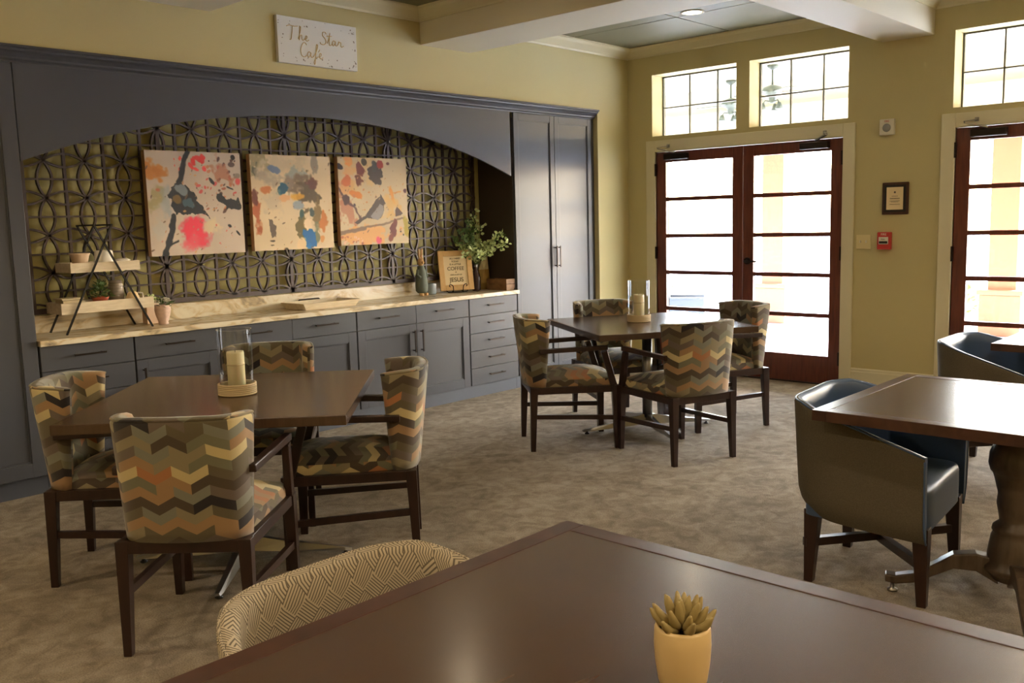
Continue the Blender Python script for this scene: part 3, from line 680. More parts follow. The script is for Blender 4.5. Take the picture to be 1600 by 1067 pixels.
for _ in range(64):
    x = rg.uniform(-SW/2+.01, SW/2-.01); z = rg.choice([rg.uniform(.008, .07), rg.uniform(SH-.07, SH-.008)]); 
    if rg.random() < .15: x = rg.choice([-1, 1])*rg.uniform(SW/2-.05, SW/2-.01); z = rg.uniform(.02, SH-.02)
    if z > .06 and z < SH-.06 and abs(x) < .27: continue
    m.tube([(x, -.0305, z), (x, -.0315, z)], rg.choice([.0025, .003, .0035, .005]), 8)
m.build('confetti_dots', mat('grey gold dots', (120, 108, 92), .5), t, kind='stuff')

# ------------------------------------------------------------------ wall B items
t = thing('strobe_alarm', 'small white square alarm strobe on wall between the doors', 'alarm', (0, -2.63, 2.16))
MB().box(-.03, -.0005, -.062, .062, 0, .13).build('housing', WHITEP, t, bevel=.006)
m = MB(); m.lathe([(.034, 0), (.032, .01), (.02, .02), (.001, .024)], 0, 0, 20); o = m.build('strobe_lens', mat('silver lens', (170, 170, 170), .2, metal=.6), t); o.rotation_euler = (0, -PI/2, 0); o.location = (-.03, 0, .058)
text('FIRE', .022, (-.0305, 0, .104), (PI/2, 0, -PI/2), RED, t)
t = thing('wall_plaque', 'dark wooden plaque with cream certificate on wall between the doors', 'plaque', (0, -2.71, 1.505))
MB().box(-.022, -.0005, -.108, .108, 0, .265).build('plaque_board', wood('plaque wood', (56, 30, 24), (74, 40, 30), .3), t, bevel=.006)
MB().box(-.025, -.0225, -.088, .088, .02, .245).build('black_plate', BLK, t); MB().box(-.0275, -.0255, -.068, .068, .04, .225).build('certificate', PAPER, t)
m = MB(); m.tube([(-.0276, 0, .183), (-.0286, 0, .183)], .009, 6)
for z, wd in ((.150, .05), (.133, .08), (.128, .08), (.110, .085), (.103, .06), (.082, .085)): m.box(-.0284, -.0276, -wd/2, wd/2, z, z+.003)
m.build('engraved_lines', INK, t)
t = thing('fire_alarm_pull', 'red fire alarm pull station on wall beside the light switch', 'fire alarm', (0, -2.632, 1.215))
MB().box(-.045, -.0005, -.055, .055, 0, .145).build('housing', RED, t, bevel=.006); MB().box(-.05, -.045, -.04, .04, .045, .105).build('pull_handle', WHITEP, t, bevel=.002)
MB().box(-.053, -.0505, -.035, .035, .052, .07).build('pull_bar', BLK, t); text('FIRE', .026, (-.0455, 0, .118), (PI/2, 0, -PI/2), WHITEP, t); text('PULL', .016, (-.0535, 0, .08), (PI/2, 0, -PI/2), BLK, t)
t = thing('light_switch', 'cream double light switch plate beside the double door casing', 'light switch', (0, -2.446, 1.22))
MB().box(-.007, -.0005, -.062, .062, 0, .12).build('switch_plate', mat('almond plastic', (214, 200, 150), .4), t, bevel=.003)
for y in (-.025, .025): MB().box(-.018, -.007, y-.005, y+.005, .05, .072).build('toggle', WHITEP, t, bevel=.001)

# recessed ceiling lights: one by the doors, the unseen others added for warm light
LENS = emit('lamp lens glow', (1, .93, .74), 7)
for i, (x0, x1, y0, y1, mx, my) in enumerate(lamps):
    if i == 0: x, y = -1.07, -1.42
    else: x, y = mx, my
    vis = (x0 > -2.3 and y1 == 0)
    t = thing('recessed_light', 'round recessed ceiling light glowing in the dark coffer near the doors' if vis else 'unseen round recessed light added in a ceiling coffer for warm light', 'ceiling light', (x, y, ZC-.004), group=None if vis else 'unseen recessed lights')
    MB().lathe([(.098, 0), (.098, -.006), (.078, -.008), (.076, 0)], n=32, cap=False).build('trim_ring', BEAM, t)
    MB().lathe([(.0755, -.001), (.0755, -.004)], n=32).build('lens', LENS, t)
    l = bpy.data.lights.new('lamp', 'AREA'); l.shape = 'DISK'; l.size = .14; l.energy = LAMP_W if (my < -5.2 or mx < -7) else LAMP_W*.12; l.color = (1, .76, .48)
    lo = bpy.data.objects.new('lamp_light', l); C.objects.link(lo); lo.location = (0, 0, -.012); lo.parent = t

# ------------------------------------------------------------------ FURNITURE
def tabletop(par, x0, x1, y0, y1, z=.785, th=.042, band=.055, planks=None):
    if not band: MB().box(x0, x1, y0, y1, z-th, z).build('tabletop', TOPW, par, bevel=.003); return
    m = MB(); m.box(x0, x1, y0, y0+band, z-th, z); m.box(x0, x1, y1-band, y1, z-th, z); m.box(x0, x0+band, y0+band, y1-band, z-th, z); m.box(x1-band, x1, y0+band, y1-band, z-th, z)
    o = m.build('tabletop_edge', TOPE, par, bevel=.002)
    MB().box(x0+band, x1-band, y0+band, y1-band, z-th+.002, z-.0012).build('tabletop', TOPW, par)
def x_base(par, R=.5, zt=.742):
    m = MB(); m.lathe([(.036, .09), (.036, zt-.03)], n=24); m.lathe([(.075, zt-.03), (.075, zt-.022)], n=24); m.build('pedestal_column', STEEL, par)
    MB().box(-.26, .26, -.26, .26, zt-.02, zt-.001).build('mounting_plate', BLK, par)
    for k in range(4):
        a = k*PI/2; c, s_ = math.cos(a), math.sin(a); m = MB()
        b = len(m.v)
        # wedge foot: tall and narrow ridge at the column, low at the tip
        secs = [(.02, .028, .045, .115), (.2, .026, .032, .078), (R-.03, .02, .022, .036), (R, .014, .02, .03)]
        for rr, w_, zb, zt_ in secs:
            for dy, z in ((-w_, zb), (-w_*.55, zt_), (w_*.55, zt_), (w_, zb)): m.v.append((rr*c-dy*s_, rr*s_+dy*c, z))
        for i in range(3):
            for q in range(4): q2 = (q+1) % 4; m.face([b+i*4+q, b+i*4+q2, b+(i+1)*4+q2, b+(i+1)*4+q])
        m.face([b+i for i in range(4)]); m.face([b+12+i for i in range(4)])
        m.build('foot', STEEL, par)
        g = MB(); g.lathe([(.016, 0), (.018, .006), (.008, .01), (.008, .03)], (R-.03)*c, (R-.03)*s_, 12); g.build('glide', BLACKM, par)
def square_table(cx, cy, rz, half, label):
    t = thing('dining_table', label, 'table', (cx, cy, 0), rz, group='square dark tables on steel cross bases'); tabletop(t, -half, half, -half, half, band=0); x_base(t); return t
square_table(-5.706, -1.85, math.radians(45.5), .582, 'square dark table with glass candle cylinder, nearer of the two among chevron chairs, left')
square_table(-2.36, -1.83, math.radians(-32.5), .575, 'square dark table with glass candle cylinder near the french doors and tall cabinet')

def turned_base(par, cx, cy, zt=.743, rot=22):
    pr = [(.10, zt), (.10, zt-.02), (.062, zt-.035), (.058, zt-.06), (.085, zt-.085), (.105, zt-.13), (.108, zt-.17), (.10, zt-.20), (.093, zt-.205), (.086, zt-.225), (.07, zt-.29), (.074, zt-.33), (.066, zt-.37), (.062, zt-.40), (.085, zt-.42), (.088, zt-.435), (.082, zt-.445), (.09, zt-.46), (.10, zt-.53), (.10, zt-.56), (.115, zt-.575), (.118, zt-.59), (.10, zt-.605), (.085, zt-.63), (.03, zt-.64)]
    m = MB(); m.lathe(pr[::-1], cx, cy, 36); m.build('turned_column', TURN, par)
    MB().box(cx-.2, cx+.2, cy-.2, cy+.2, zt-.002, zt+.0005).build('mounting_plate', TURN, par)
    for k in range(4):
        a = k*PI/2+math.radians(rot); c, s_ = math.cos(a), math.sin(a); m = MB(); b = len(m.v)
        cl = [(.06, .13, .035, .05), (.14, .16, .03, .036), (.22, .155, .028, .03), (.30, .105, .026, .024), (.36, .07, .025, .02), (.43, .055, .026, .018), (.47, .06, .028, .016)]
        for rr, z, w_, h_ in cl:
            for dy, dz in ((-w_, -h_), (-w_, h_), (w_, h_), (w_, -h_)): m.v.append((cx+rr*c-dy*s_, cy+rr*s_+dy*c, z+dz))
        for i in range(len(cl)-1):
            for q in range(4): q2 = (q+1) % 4; m.face([b+i*4+q, b+i*4+q2, b+(i+1)*4+q2, b+(i+1)*4+q])
        e = b+(len(cl)-1)*4; m.face([b, b+1, b+2, b+3]); m.face([e, e+1, e+2, e+3])
        m.build('scroll_foot', TURN, par, bevel=.006)
        g = MB(); g.lathe([(.02, 0), (.021, .008), (.009, .014), (.009, .042)], cx+.44*c, cy+.44*s_, 12); g.build('glide', STEEL, par)
def rect_table(x0, x1, y0, y1, label, rot=22):
    t = thing('pedestal_table', label, 'table', ((x0+x1)/2, (y0+y1)/2, 0), group='dark tables on turned pedestals')
    hx, hy = (x1-x0)/2, (y1-y0)/2; tabletop(t, -hx, hx, -hy, hy); MB().box(-.28, .28, -.28, .28, .732, .7425).build('batten', TOPE, t)
    turned_base(t, 0, 0, .7315, rot); return t
rect_table(-7.62, -6.172, -5.36, -4.198, 'large dark table in the foreground holding the succulent pot', 0)
rect_table(-4.56, -3.555, -5.32, -4.10, 'dark table with glossy top and turned pedestal, right of centre by blue tub chair')
rect_table(-2.31, -1.30, -5.32, -4.112, 'dark table at the right edge of frame, in front of second doors')

def shell_back(par, name, m_, flat, rad, ang_t, ang_b, z0, z1, yb, lean, th, topdrop=0, belly=0):
    """upholstered curved back. plan: flat half width, then arc of radius rad through ang; yb: y of centreline at the back at z0"""
    NS_, NZ = 32, 12; R_W = math.radians(80)
    def plan(s, ext):    # s in -1..1 -> x,y, normal (outward), arclength: flat, corner arc, straight wing
        A_ = R_W; half = flat+rad*A_+ext; l = abs(s)*half; sg = 1 if s >= 0 else -1
        if l <= flat: return sg*l, -.012*(1-(l/flat)**2), (0, -1), sg*l
        if l <= flat+rad*A_: a = (l-flat)/rad; return sg*(flat+rad*math.sin(a)), rad*(1-math.cos(a)), (sg*math.sin(a), -math.cos(a)), sg*l
        e = l-flat-rad*A_; a = A_; return sg*(flat+rad*math.sin(a)+e*math.cos(a)), rad*(1-math.cos(a))+e*math.sin(a), (sg*math.sin(a), -math.cos(a)), sg*l
    rows, uvs = [], []
    for i in range(NS_+1):
        s = -1+2*i/NS_; loop, uv = [], []
        def P(z, side, off=0):
            q = (z-z0)/(z1-z0); ang = ang_b+(ang_t-ang_b)*q; k = 1-.025*(1-q)
            x, y, n_, L_ = plan(s, ang); zz = z
            if z > z0+.6*(z1-z0): zz = z-topdrop*abs(s)**3*(z-z0-.6*(z1-z0))/(.4*(z1-z0))
            yy = yb-lean*q+y; t_ = th*(.5+.0*q)
            edge = 1 if abs(s) < .93 else math.sqrt(max(.05, 1-((abs(s)-.93)/.07)**2))
            return (x*k+n_[0]*side*t_*edge, yy+n_[1]*side*t_*edge, zz), L_*k
        prof = [(z0+(z1-.02-z0)*j/NZ, 1) for j in range(NZ+1)]+[(z1-.006, .8), (z1, .35), (z1, -.35), (z1-.006, -.8)]+[(z1-.02-(z1-.02-z0)*j/NZ, -1) for j in range(NZ+1)]
        for z, sd in prof:
            p, L_ = P(z, sd); loop.append(p); uv.append((L_, z if sd > 0 else 2*z1-z+.011))
        rows.append(loop); uvs.append(uv)
    m = MB(); m.grid(rows, uvs); K = len(rows[0])
    m.face([i for i in range(K)], [(.0, rows[0][i][2]) for i in range(K)]); m.face([NS_*K+i for i in range(K)][::-1], [(.0, rows[-1][i][2]) for i in range(K)][::-1])
    for i in range(NS_): m.face([i*K, (i+1)*K, (i+1)*K+K-1, i*K+K-1])
    o = m.build(name, m_, par)
    # piping along outer top edge and down both front edges
    pipe = [rows[i][NZ+1] for i in range(NS_+1)]; p = MB(); p.tube(pipe, .0055, 6)
    p.build('piping', m_, o); 
    return o
def cushion(par, m_, wb, wf, y0, y1, z0, zt, crown=.03, name='seat'):
    skirt = [(1.0, z0), (1.0, z0+(zt-z0)*.5), (.995, zt-.025), (.98, zt-.010)]
    topp = [(.98, zt-.010), (.955, zt-.002), (.92, zt+.002)]+[(.92*(1-k/8), zt+.002+crown*(1-(1-k/8)**2.4)) for k in range(1, 9)]
    n = 56; cy = (y0+y1)/2; hy = (y1-y0)/2; m = MB()
    def ring(sc_, z):
        row = []
        for k in range(n):
            t = 2*PI*k/n; e = .24; cx_ = math.copysign(abs(math.cos(t))**e, math.cos(t)); sy_ = math.copysign(abs(math.sin(t))**e, math.sin(t))
            q_ = max(abs(cx_), abs(sy_)); y = cy+hy*sy_*sc_; q = (y-y0)/(y1-y0); row.append((((wb+(wf-wb)*q)/2)*cx_*sc_, y, z))
        return row
    A_ = [ring(*p) for p in skirt]; arc = [0]
    for k in range(n): a, b = A_[0][k], A_[0][(k+1) % n]; arc.append(arc[-1]+math.hypot(a[0]-b[0], a[1]-b[1]))
    b = len(m.v)
    for row in A_: m.v += row
    for i in range(len(A_)-1):
        for k in range(n):
            k2 = (k+1) % n; m.face([b+i*n+k, b+i*n+k2, b+(i+1)*n+k2, b+(i+1)*n+k], [(arc[k], A_[i][0][2]), (arc[k+1], A_[i][0][2]), (arc[k+1], A_[i+1][0][2]), (arc[k], A_[i+1][0][2])], 0, True)
    T_ = [ring(*p) for p in topp]; m.grid(T_, [[(p[0], p[1]) for p in row] for row in T_], closeu=True)
    o = m.build(name, m_, par)
    bm = bmesh.new(); bm.from_mesh(o.data); bmesh.ops.remove_doubles(bm, verts=bm.verts, dist=1e-5); bmesh.ops.recalc_face_normals(bm, faces=bm.faces); bm.to_mesh(o.data); bm.free()
    return o
def chevron_chair():
    t = thing('dining_chair', 'x', 'chair', group='chevron fabric dining chairs')
    zs, za = .43, .385
    shell_back(t, 'backrest', CHEV, .125, .085, .105, .015, zs, .892, -.285, .055, .062, topdrop=.015)
    cushion(t, CHEV, .43, .49, -.26, .285, zs+.001, .485, .05)
    m = MB(); m.beam((-.225, -.285, .4075), (.225, -.285, .4075), .045, .045); m.beam((-.24, .265, .4075), (.24, .265, .4075), .035, .045)
    for s in (-1, 1): m.beam((s*.222, -.285, .4075), (s*.242, .265, .4075), .035, .045)
    m.build('seat_frame', FRAMEW, t, bevel=.002)
    for s in (-1, 1):
        m = MB(); m.beam((s*.222, -.285, .43), (s*.228, -.30, 0), .048, .05, .030, .032, up=(0, 1, 0)); m.build('leg', FRAMEW, t, bevel=.002)
        m = MB(); m.beam((s*.242, .265, .43), (s*.25, .272, 0), .046, .056, .030, .036, up=(0, 1, 0)); m.build('leg', FRAMEW, t, bevel=.002)
        m = MB(); m.beam((s*.246, .252, .43), (s*.262, .185, .665), .035, .044, .03, .04, up=(0, 1, 0)); m.beam((s*.246, -.245, .675), (s*.265, .21, .688), .034, .03); m.build('arm', FRAMEW, t, bevel=.004)
        m = MB(); m.beam((s*.225, -.29, .235), (s*.247, .268, .21), .022, .03); m.build('stretcher', FRAMEW, t)
    return t
c0 = chevron_chair()
R = math.radians
spots = [  # x, y, facing deg, label
 (-6.15, -2.375, 42, 'chevron fabric armchair in the left foreground, its whole back turned to us'),
 (-6.055, -1.53, -41.5, 'chevron fabric armchair at far left of the near table, lit inside of its back'),
 (-5.29, -2.15, 138, 'chevron fabric armchair at right side of the near table, seen side on'),
 (-5.235, -1.345, 229, 'chevron fabric armchair behind the near table, only its back top showing'),
 (-3.0, -1.625, -40, 'chevron fabric armchair at the left of the far table, next to the grey drawers'),
 (-2.82, -2.365, 69, 'chevron fabric armchair in front of the far table, back turned to us'),
 (-1.91, -2.12, 150, 'chevron fabric armchair right of the far table against the glass door'),
 (-2.155, -1.395, 240, 'chevron fabric armchair behind the far table beside the tall cabinet')]
for i, (x, y, a, lab) in enumerate(spots):
    o = c0 if i == 0 else copy_tree(c0)
    o.location = (x, y, 0); o.rotation_euler = (0, 0, R(a-90)); o['label'] = lab

def tub_chair(fab_out, fab_in, label, group, W=.33, zb=.285, ztop=.775, zarm=.615, D=.285, DF=.255):
    t = thing('tub_chair', label, 'chair', group=group)
    # U-shaped shell: path from right arm front, round the back, to left arm front
    n1, n2 = 10, 14; rc = .20; path = []
    for i in range(n1): path.append((W, DF-(DF+D-rc)*i/n1, (1, 0)))
    for i in range(n2+1): a = i/n2*PI/2; path.append((W-rc+rc*math.cos(a), -D+rc-rc*math.sin(a), (math.cos(a), -math.sin(a))))
    for i in range(1, 6): path.append((W-rc-(W-rc)*i/6*1.0, -D, (0, -1)))
    full = path+[(0, -D, (0, -1))]+[(-x, y, (-n_[0], n_[1])) for x, y, n_ in path[::-1]]
    L_ = [0]
    for a, b in zip(full[:-1], full[1:]): L_.append(L_[-1]+math.hypot(a[0]-b[0], a[1]-b[1]))
    tot = L_[-1]; th = .045
    def ztopf(y):
        q = min(1, max(0, (y+D-.06)/(DF+D-.06))); return ztop-(ztop-zarm)*q**1.0 if y > -D+.06 else ztop
    outer, uvo, inner, uvi, rim = [], [], [], [], []
    NZ = 10; rows, uvs, mi = [], [], []
    for (x, y, n_), l in zip(full, L_):
        zt = ztopf(y); q = (y+D)/(2*D); zbb = zb-.02*q+.03*(1-q)**2
        loop, uv = [], []
        for j in range(NZ+1):
            z = zbb+(zt-.012-zbb)*j/NZ; fl = .028*((z-zb)/(ztop-zb))-.035*max(0, 1-(z-zbb)/.10)**2
            loop.append((x+n_[0]*fl, y+n_[1]*fl, z)); uv.append((l, z))
        fl = .028*((zt-zb)/(ztop-zb))
        for o_, dz in ((-.006, 0), (-.016, .003), (-.032, .0), (-.042, -.012)): loop.append((x+n_[0]*(fl+o_), y+n_[1]*(fl+o_), zt+dz)); uv.append((l, zt+dz-o_))
        for j in range(1, NZ+1):
            z = zt-.012-(zt-.012-zbb)*j/NZ; f2 = .028*((z-zb)/(ztop-zb))-.042
            loop.append((x+n_[0]*f2, y+n_[1]*f2, z)); uv.append((l, 2*zt-z))
        rows.append(loop); uvs.append(uv)
    K = len(rows[0]); kc = NZ+2
    def part(name, a, b, mt):
        m = MB(); m.grid([r_[a:b] for r_ in rows], [r_[a:b] for r_ in uvs])
        return m.build(name, mt, t, recalc=False), m
    o, m = part('outer_shell', 0, kc+1, fab_out)
    m2 = MB(); m2.grid([r_[kc:] for r_ in rows], [r_[kc:] for r_ in uvs]); b = len(m2.v)
    for r_ in (rows[0], rows[-1]):
        b = len(m2.v); m2.v += r_; m2.face(range(b, b+K), [(p[1], p[2]) for p in r_])
    # bottom closure
    b = len(m2.v)
    for r_ in rows: m2.v.append(r_[0]); m2.v.append(r_[-1])
    for i in range(len(rows)-1): m2.face([b+2*i, b+2*i+1, b+2*i+3, b+2*i+2])
    m2.build('inner_shell', fab_in, t, recalc=False)
    pp = MB(); pp.tube([r_[kc-1] for r_ in rows], .004, 6); pp.tube([rows[0][j] for j in range(0, NZ+1)], .004, 6); pp.tube([rows[-1][j] for j in range(0, NZ+1)], .004, 6); pp.build('piping', fab_out if fab_in is not VINYL else VINYL, t)
    cushion(t, fab_in, 2*(W-.045), 2*(W-.042), -D+.045, DF-.002, .30, .458, .03)
    MB().box(-W+.09, W-.09, -D+.07, D-.07, .285, .30).build('under_frame', FRAMEW, t)
    L2 = [(s*(W-.11), -D+.08) for s in (-1, 1)]+[(s*(W-.09), D-.06) for s in (-1, 1)]
    for x, y in L2:
        sx = 1 if x > 0 else -1; sy = 1 if y > 0 else -1
        m = MB(); m.beam((x, y, .315), (x+sx*.008, y+sy*.012, 0), .062, .062, .036, .036, up=(0, 1, 0)); m.build('leg', FRAMEW, t, bevel=.003)
    for sx in (-1, 1):
        m = MB(); m.beam((sx*(W-.09), -D+.05, .165+.004*sx), (-sx*(W-.09), D-.055, .165+.004*sx), .03, .035); m.build('cross_stretcher', FRAMEW, t)
    return t
b0 = tub_chair(TWEED, VINYL, 'tub chair with brown tweed outside and blue vinyl seat, at the turned pedestal table', 'tweed and blue vinyl tub chairs', W=.35)
b0.location = (-4.065, -4.19, 0); b0.rotation_euler = (0, 0, R(180+5))
b1 = copy_tree(b0); b1.location = (-2.06, -4.115, 0); b1.rotation_euler = (0, 0, R(180)); b1['label'] = 'tub chair with blue vinyl inside at the far right, in front of the second doors'
b2 = tub_chair(MAZE, MAZE, 'round-backed chair in tan maze-weave fabric tucked under the foreground table', None, W=.30, ztop=.787)
b2.location = (-6.775, -4.262, 0); b2.rotation_euler = (0, 0, R(180))

# candle holders
def candle_holder(x, y, label):
    t = thing('candle_holder', label, 'candle holder', (x, y, .7845), group='glass candle cylinders')
    # woven ring base
    m = MB(); nb = 6
    for j in range(nb):
        z = .006+j*.0085; m.tube([(.082*math.cos(a*2*PI/36)*(1+.006*(-1)**a), .082*math.sin(a*2*PI/36)*(1+.006*(-1)**a), z) for a in range(36)], .0052, 6, closed=True)
    m.build('woven_base', WICK, t); MB().lathe([(.079, .002), (.079, .012)], n=32).build('base_disc', WICK, t)
    m = MB(); m.lathe([(.076, .013), (.078, .30)], n=40, cap=False); m.lathe([(.0735, .013), (.0755, .30)], n=40, cap=False); m.build('glass_cylinder', JAR, t)
    m = MB(); m.lathe([(.078, .30), (.0755, .30)], n=40, cap=False); 
    m.lathe([(.039, .013), (.039, .19), (.037, .198), (.030, .196), (.008, .189), (.001, .189)], n=32); m.build('candle', WAX, t)
    MB().lathe([(.0395, .135), (.041, .138), (.0395, .142)], n=32, cap=False).build('twine_band', WICK, t)
    m = MB(); m.tube([(0, 0, .188), (.001, .001, .203)], .0012, 5); m.build('wick', BLK, t)
    return t
candle_holder(-5.703, -1.872, 'glass cylinder with cream candle on woven base, on the near left table')
candle_holder(-2.346, -1.752, 'glass cylinder with cream candle on woven base, on the far table by the doors')

# succulent
t = thing('potted_succulent', 'small succulent in a warm cream ceramic pot on the foreground table', 'plant', (-6.712, -4.880, .7845))
MB().lathe([(.028, 0), (.034, .004), (.039, .02), (.0435, .05), (.0455, .08), (.0445, .105), (.0425, .110), (.039, .110), (.038, .104), (.037, .098), (.001, .098)], n=40).build('pot', POTC, t)
MB().lathe([(.037, .099), (.001, .1)], n=24).build('soil', SOIL, t)
rg = random.Random(3)
for ring, (n_, el, L_, r0) in enumerate([(8, 34, .050, .012), (7, 48, .048, .009), (5, 64, .046, .006), (3, 78, .04, .002)]):
    for k in range(n_):
        a = 2*PI*k/n_+ring*.45+rg.uniform(-.12, .12); e = R(el+rg.uniform(-6, 6)); d = Vector((math.cos(a)*math.cos(e), math.sin(a)*math.cos(e), math.sin(e))); p = Vector((r0*math.cos(a), r0*math.sin(a), .100+ring*.004))
        mid_ = p+d*L_*.55+Vector((0, 0, -.003)); tip = p+d*L_+Vector((0, 0, .006)); m = MB()
        q1 = p+d*L_*.25; q2 = p+d*L_*.8+Vector((0, 0, .001))
        m.tube([p, q1, mid_, q2, tip-d*.003, tip], [.0035, .0062, .0076, .0058, .003, .0008], 8); m.build('succulent_leaf', SUCC, t)

# ------------------------------------------------------------------ COUNTER ITEMS
CT = .9145
# two-tier A-frame shelf
t = thing('tiered_tray_stand', 'two-tier whitewashed tray stand with black A-frame legs on counter left', 'shelf', (-5.35, .315, CT))
for yy in (-.125, .125):
    for s in (-1, 1):
        m = MB(); m.beam((s*.275, yy, 0), (-s*.055, yy, .665), .011, .009, up=(0, 1, 0)); m.build('a_frame_leg', BLACKM, t)
m = MB(); m.beam((.055, -.13, .665), (.055, .13, .665), .01, .01); m.beam((-.055, -.13, .665), (-.055, .13, .665), .01, .01); m.build('top_bar', BLACKM, t)
def tray(par, x0, x1, y0, y1, z, h):
    m = MB(); m.box(x0, x1, y0, y1, z, z+.012); m.box(x0, x1, y0, y0+.012, z+.0121, z+h); m.box(x0, x1, y1-.012, y1, z+.0121, z+h); m.box(x0, x0+.012, y0+.0121, y1-.0121, z+.0121, z+h); m.box(x1-.012, x1, y0+.0121, y1-.0121, z+.0121, z+h); m.build('tray', WASHW, par, bevel=.001)
tray(t, -.29, .30, -.115, .115, .125, .068); tray(t, -.215, .225, -.115, .115, .375, .06)
def on(name, label, cat, x, y, z, group=None): return thing(name, label, cat, (x, y, z), 0, group)
t = on('ceramic_cup', 'overturned white ribbed cup on the upper tray of the stand', 'cup', -5.315, .29, CT+.3875); t.scale = (1.1, 1.1, 1.1)
MB().lathe([(.056, 0), (.056, .03), (.05, .10), (.043, .108), (.0, .110)], n=28).build('cup_body', WHITEC, t)
t = on('small_bowl', 'small cream bowl with flat rim on the left of the upper tray', 'bowl', -5.475, .27, CT+.3875); t.scale = (1.2, 1.2, 1.3)
MB().lathe([(.025, 0), (.03, .004), (.046, .07), (.052, .078), (.052, .082), (.044, .080), (.028, .010), (.001, .008)], n=28).build('bowl_body', mat('blush ceramic', (232, 206, 178), .4), t)
t = on('lidded_dish', 'low cream lidded dish at the right of the upper tray', 'dish', -5.195, .30, CT+.3875); t.scale = (.85, .85, .9)
MB().lathe([(.03, 0), (.055, .03), (.06, .055), (.058, .06), (.03, .07), (.001, .072)], n=28).build('dish_body', WHITEC, t)
t = on('striped_jar', 'grey striped jar hanging shadowed under the upper tray at right', 'jar', -5.228, .352, CT+.1375)
m = MB()
for j in range(9): m.lathe([(.036+.012*math.sin(j/9*PI), .0+j*.019), (.039+.012*math.sin((j+.5)/9*PI), .0095+j*.019), (.036+.012*math.sin((j+1)/9*PI), .019+j*.019)], n=24, cap=(j in (0, 8)))
m.build('jar_body', mat('striped grey ceramic', (150, 138, 124), .5), t)
def leafy(par, cx, cy, cz, n, rad, h, L, W, m_, seed, up=.5, name='foliage'):
    rg = random.Random(seed); m = MB()
    for _ in range(n):
        a = rg.uniform(0, 2*PI); e = rg.uniform(-.2, 1.4); rr = rad*rg.uniform(.2, 1); p = (cx+rr*math.cos(a)*math.cos(e), cy+rr*math.sin(a)*math.cos(e), cz+h*math.sin(max(0, e))*rg.uniform(.3, 1))
        m.leaf(p, (math.cos(a)*math.cos(e), math.sin(a)*math.cos(e), math.sin(e)*up+.2), (rg.uniform(-1, 1), rg.uniform(-1, 1), 1), L*rg.uniform(.7, 1.2), W*rg.uniform(.7, 1.2))
    o = m.build(name, m_, par, recalc=False); return o
t = on('potted_herb', 'green herb in small terracotta pot on the lower tray', 'plant', -5.355, .30, CT+.1375)
MB().lathe([(.036, 0), (.046, .06), (.05, .062), (.05, .078), (.045, .078), (.042, .07), (.001, .07)], n=24).build('pot', TERRA, t)
o = leafy(t, 0, 0, .075, 130, .07, .10, .028, .016, LEAF, 11)
t = on('planter_box', 'stack of cream square dishes at the left of the lower tray', 'dishes', -5.55, .30, CT+.1375)
m = MB(); m.box(-.055, .055, -.055, .055, 0, .012); m.box(-.06, .06, -.06, .06, .014, .07); m.box(-.068, .068, -.068, .068, .072, .082); m.build('dish_stack', mat('cream stoneware', (214, 196, 158), .5), t, bevel=.002)
t = on('cream_pitcher', 'tiny cream jug with white handle at the right of the lower tray', 'jug', -5.15, .285, CT+.1375)
MB().lathe([(.045, 0), (.048, .02), (.044, .05), (.03, .085), (.022, .092), (.001, .094)], n=24).build('jug_body', mat('warm cream glaze', (236, 208, 160), .35), t)
m = MB(); m.tube([(.03, -.01, .085), (.06, -.015, .08), (.062, -.015, .045), (.044, -.01, .03)], .006, 8); m.build('jug_handle', WHITEC, t); MB().lathe([(.006, .094), (.003, .115), (.001, .117)], n=10).build('lid_knob', WHITEC, t)
t = on('flower_vase', 'floral china vase with white roses beside the tray stand', 'vase', -4.97, .25, CT)
MB().lathe([(.03, 0), (.034, .006), (.03, .015), (.045, .06), (.052, .095), (.05, .12), (.055, .13), (.05, .128), (.001, .10)], n=28).build('vase_body', mat('floral china', (214, 186, 172), .3, noise=.25, nscale=45), t)
rg = random.Random(9)
for (x, y, z) in ((.01, -.03, .165), (.04, .01, .15), (-.02, .02, .15)):
    m = MB()
    for q in range(16):
        a = q*2.4; rr = .004+q*.0016; m.leaf((x+rr*math.cos(a)*.5, y+rr*math.sin(a)*.5, z-.01), (math.cos(a)*rr*25, math.sin(a)*rr*25, .8), (math.cos(a), math.sin(a), 0), .028, .03)
    m.build('white_rose', mat('white petals', (236, 232, 222), .7) if 'white petals' not in bpy.data.materials else bpy.data.materials['white petals'], t, recalc=False)
leafy(t, 0, 0, .12, 40, .06, .05, .03, .016, LEAF, 5)
t = on('small_planter', 'pink planter with bright green sprig behind the white roses', 'plant', -4.985, .39, CT)
MB().box(-.045, .045, -.035, .035, 0, .15).build('planter_body', mat('pale pink ceramic', (220, 190, 160), .5), t, bevel=.004); leafy(t, 0, 0, .15, 50, .045, .04, .026, .014, LEAFP, 6)
t = on('dark_box', 'small dark wooden box with metal label at the far left counter corner', 'box', -5.785, .40, CT)
MB().box(-.045, .045, -.04, .04, 0, .12).build('box_body', mat('dark box', (62, 44, 34), .6), t, bevel=.003); MB().box(-.025, .025, -.044, -.0405, .05, .075).build('label_holder', STEEL, t)
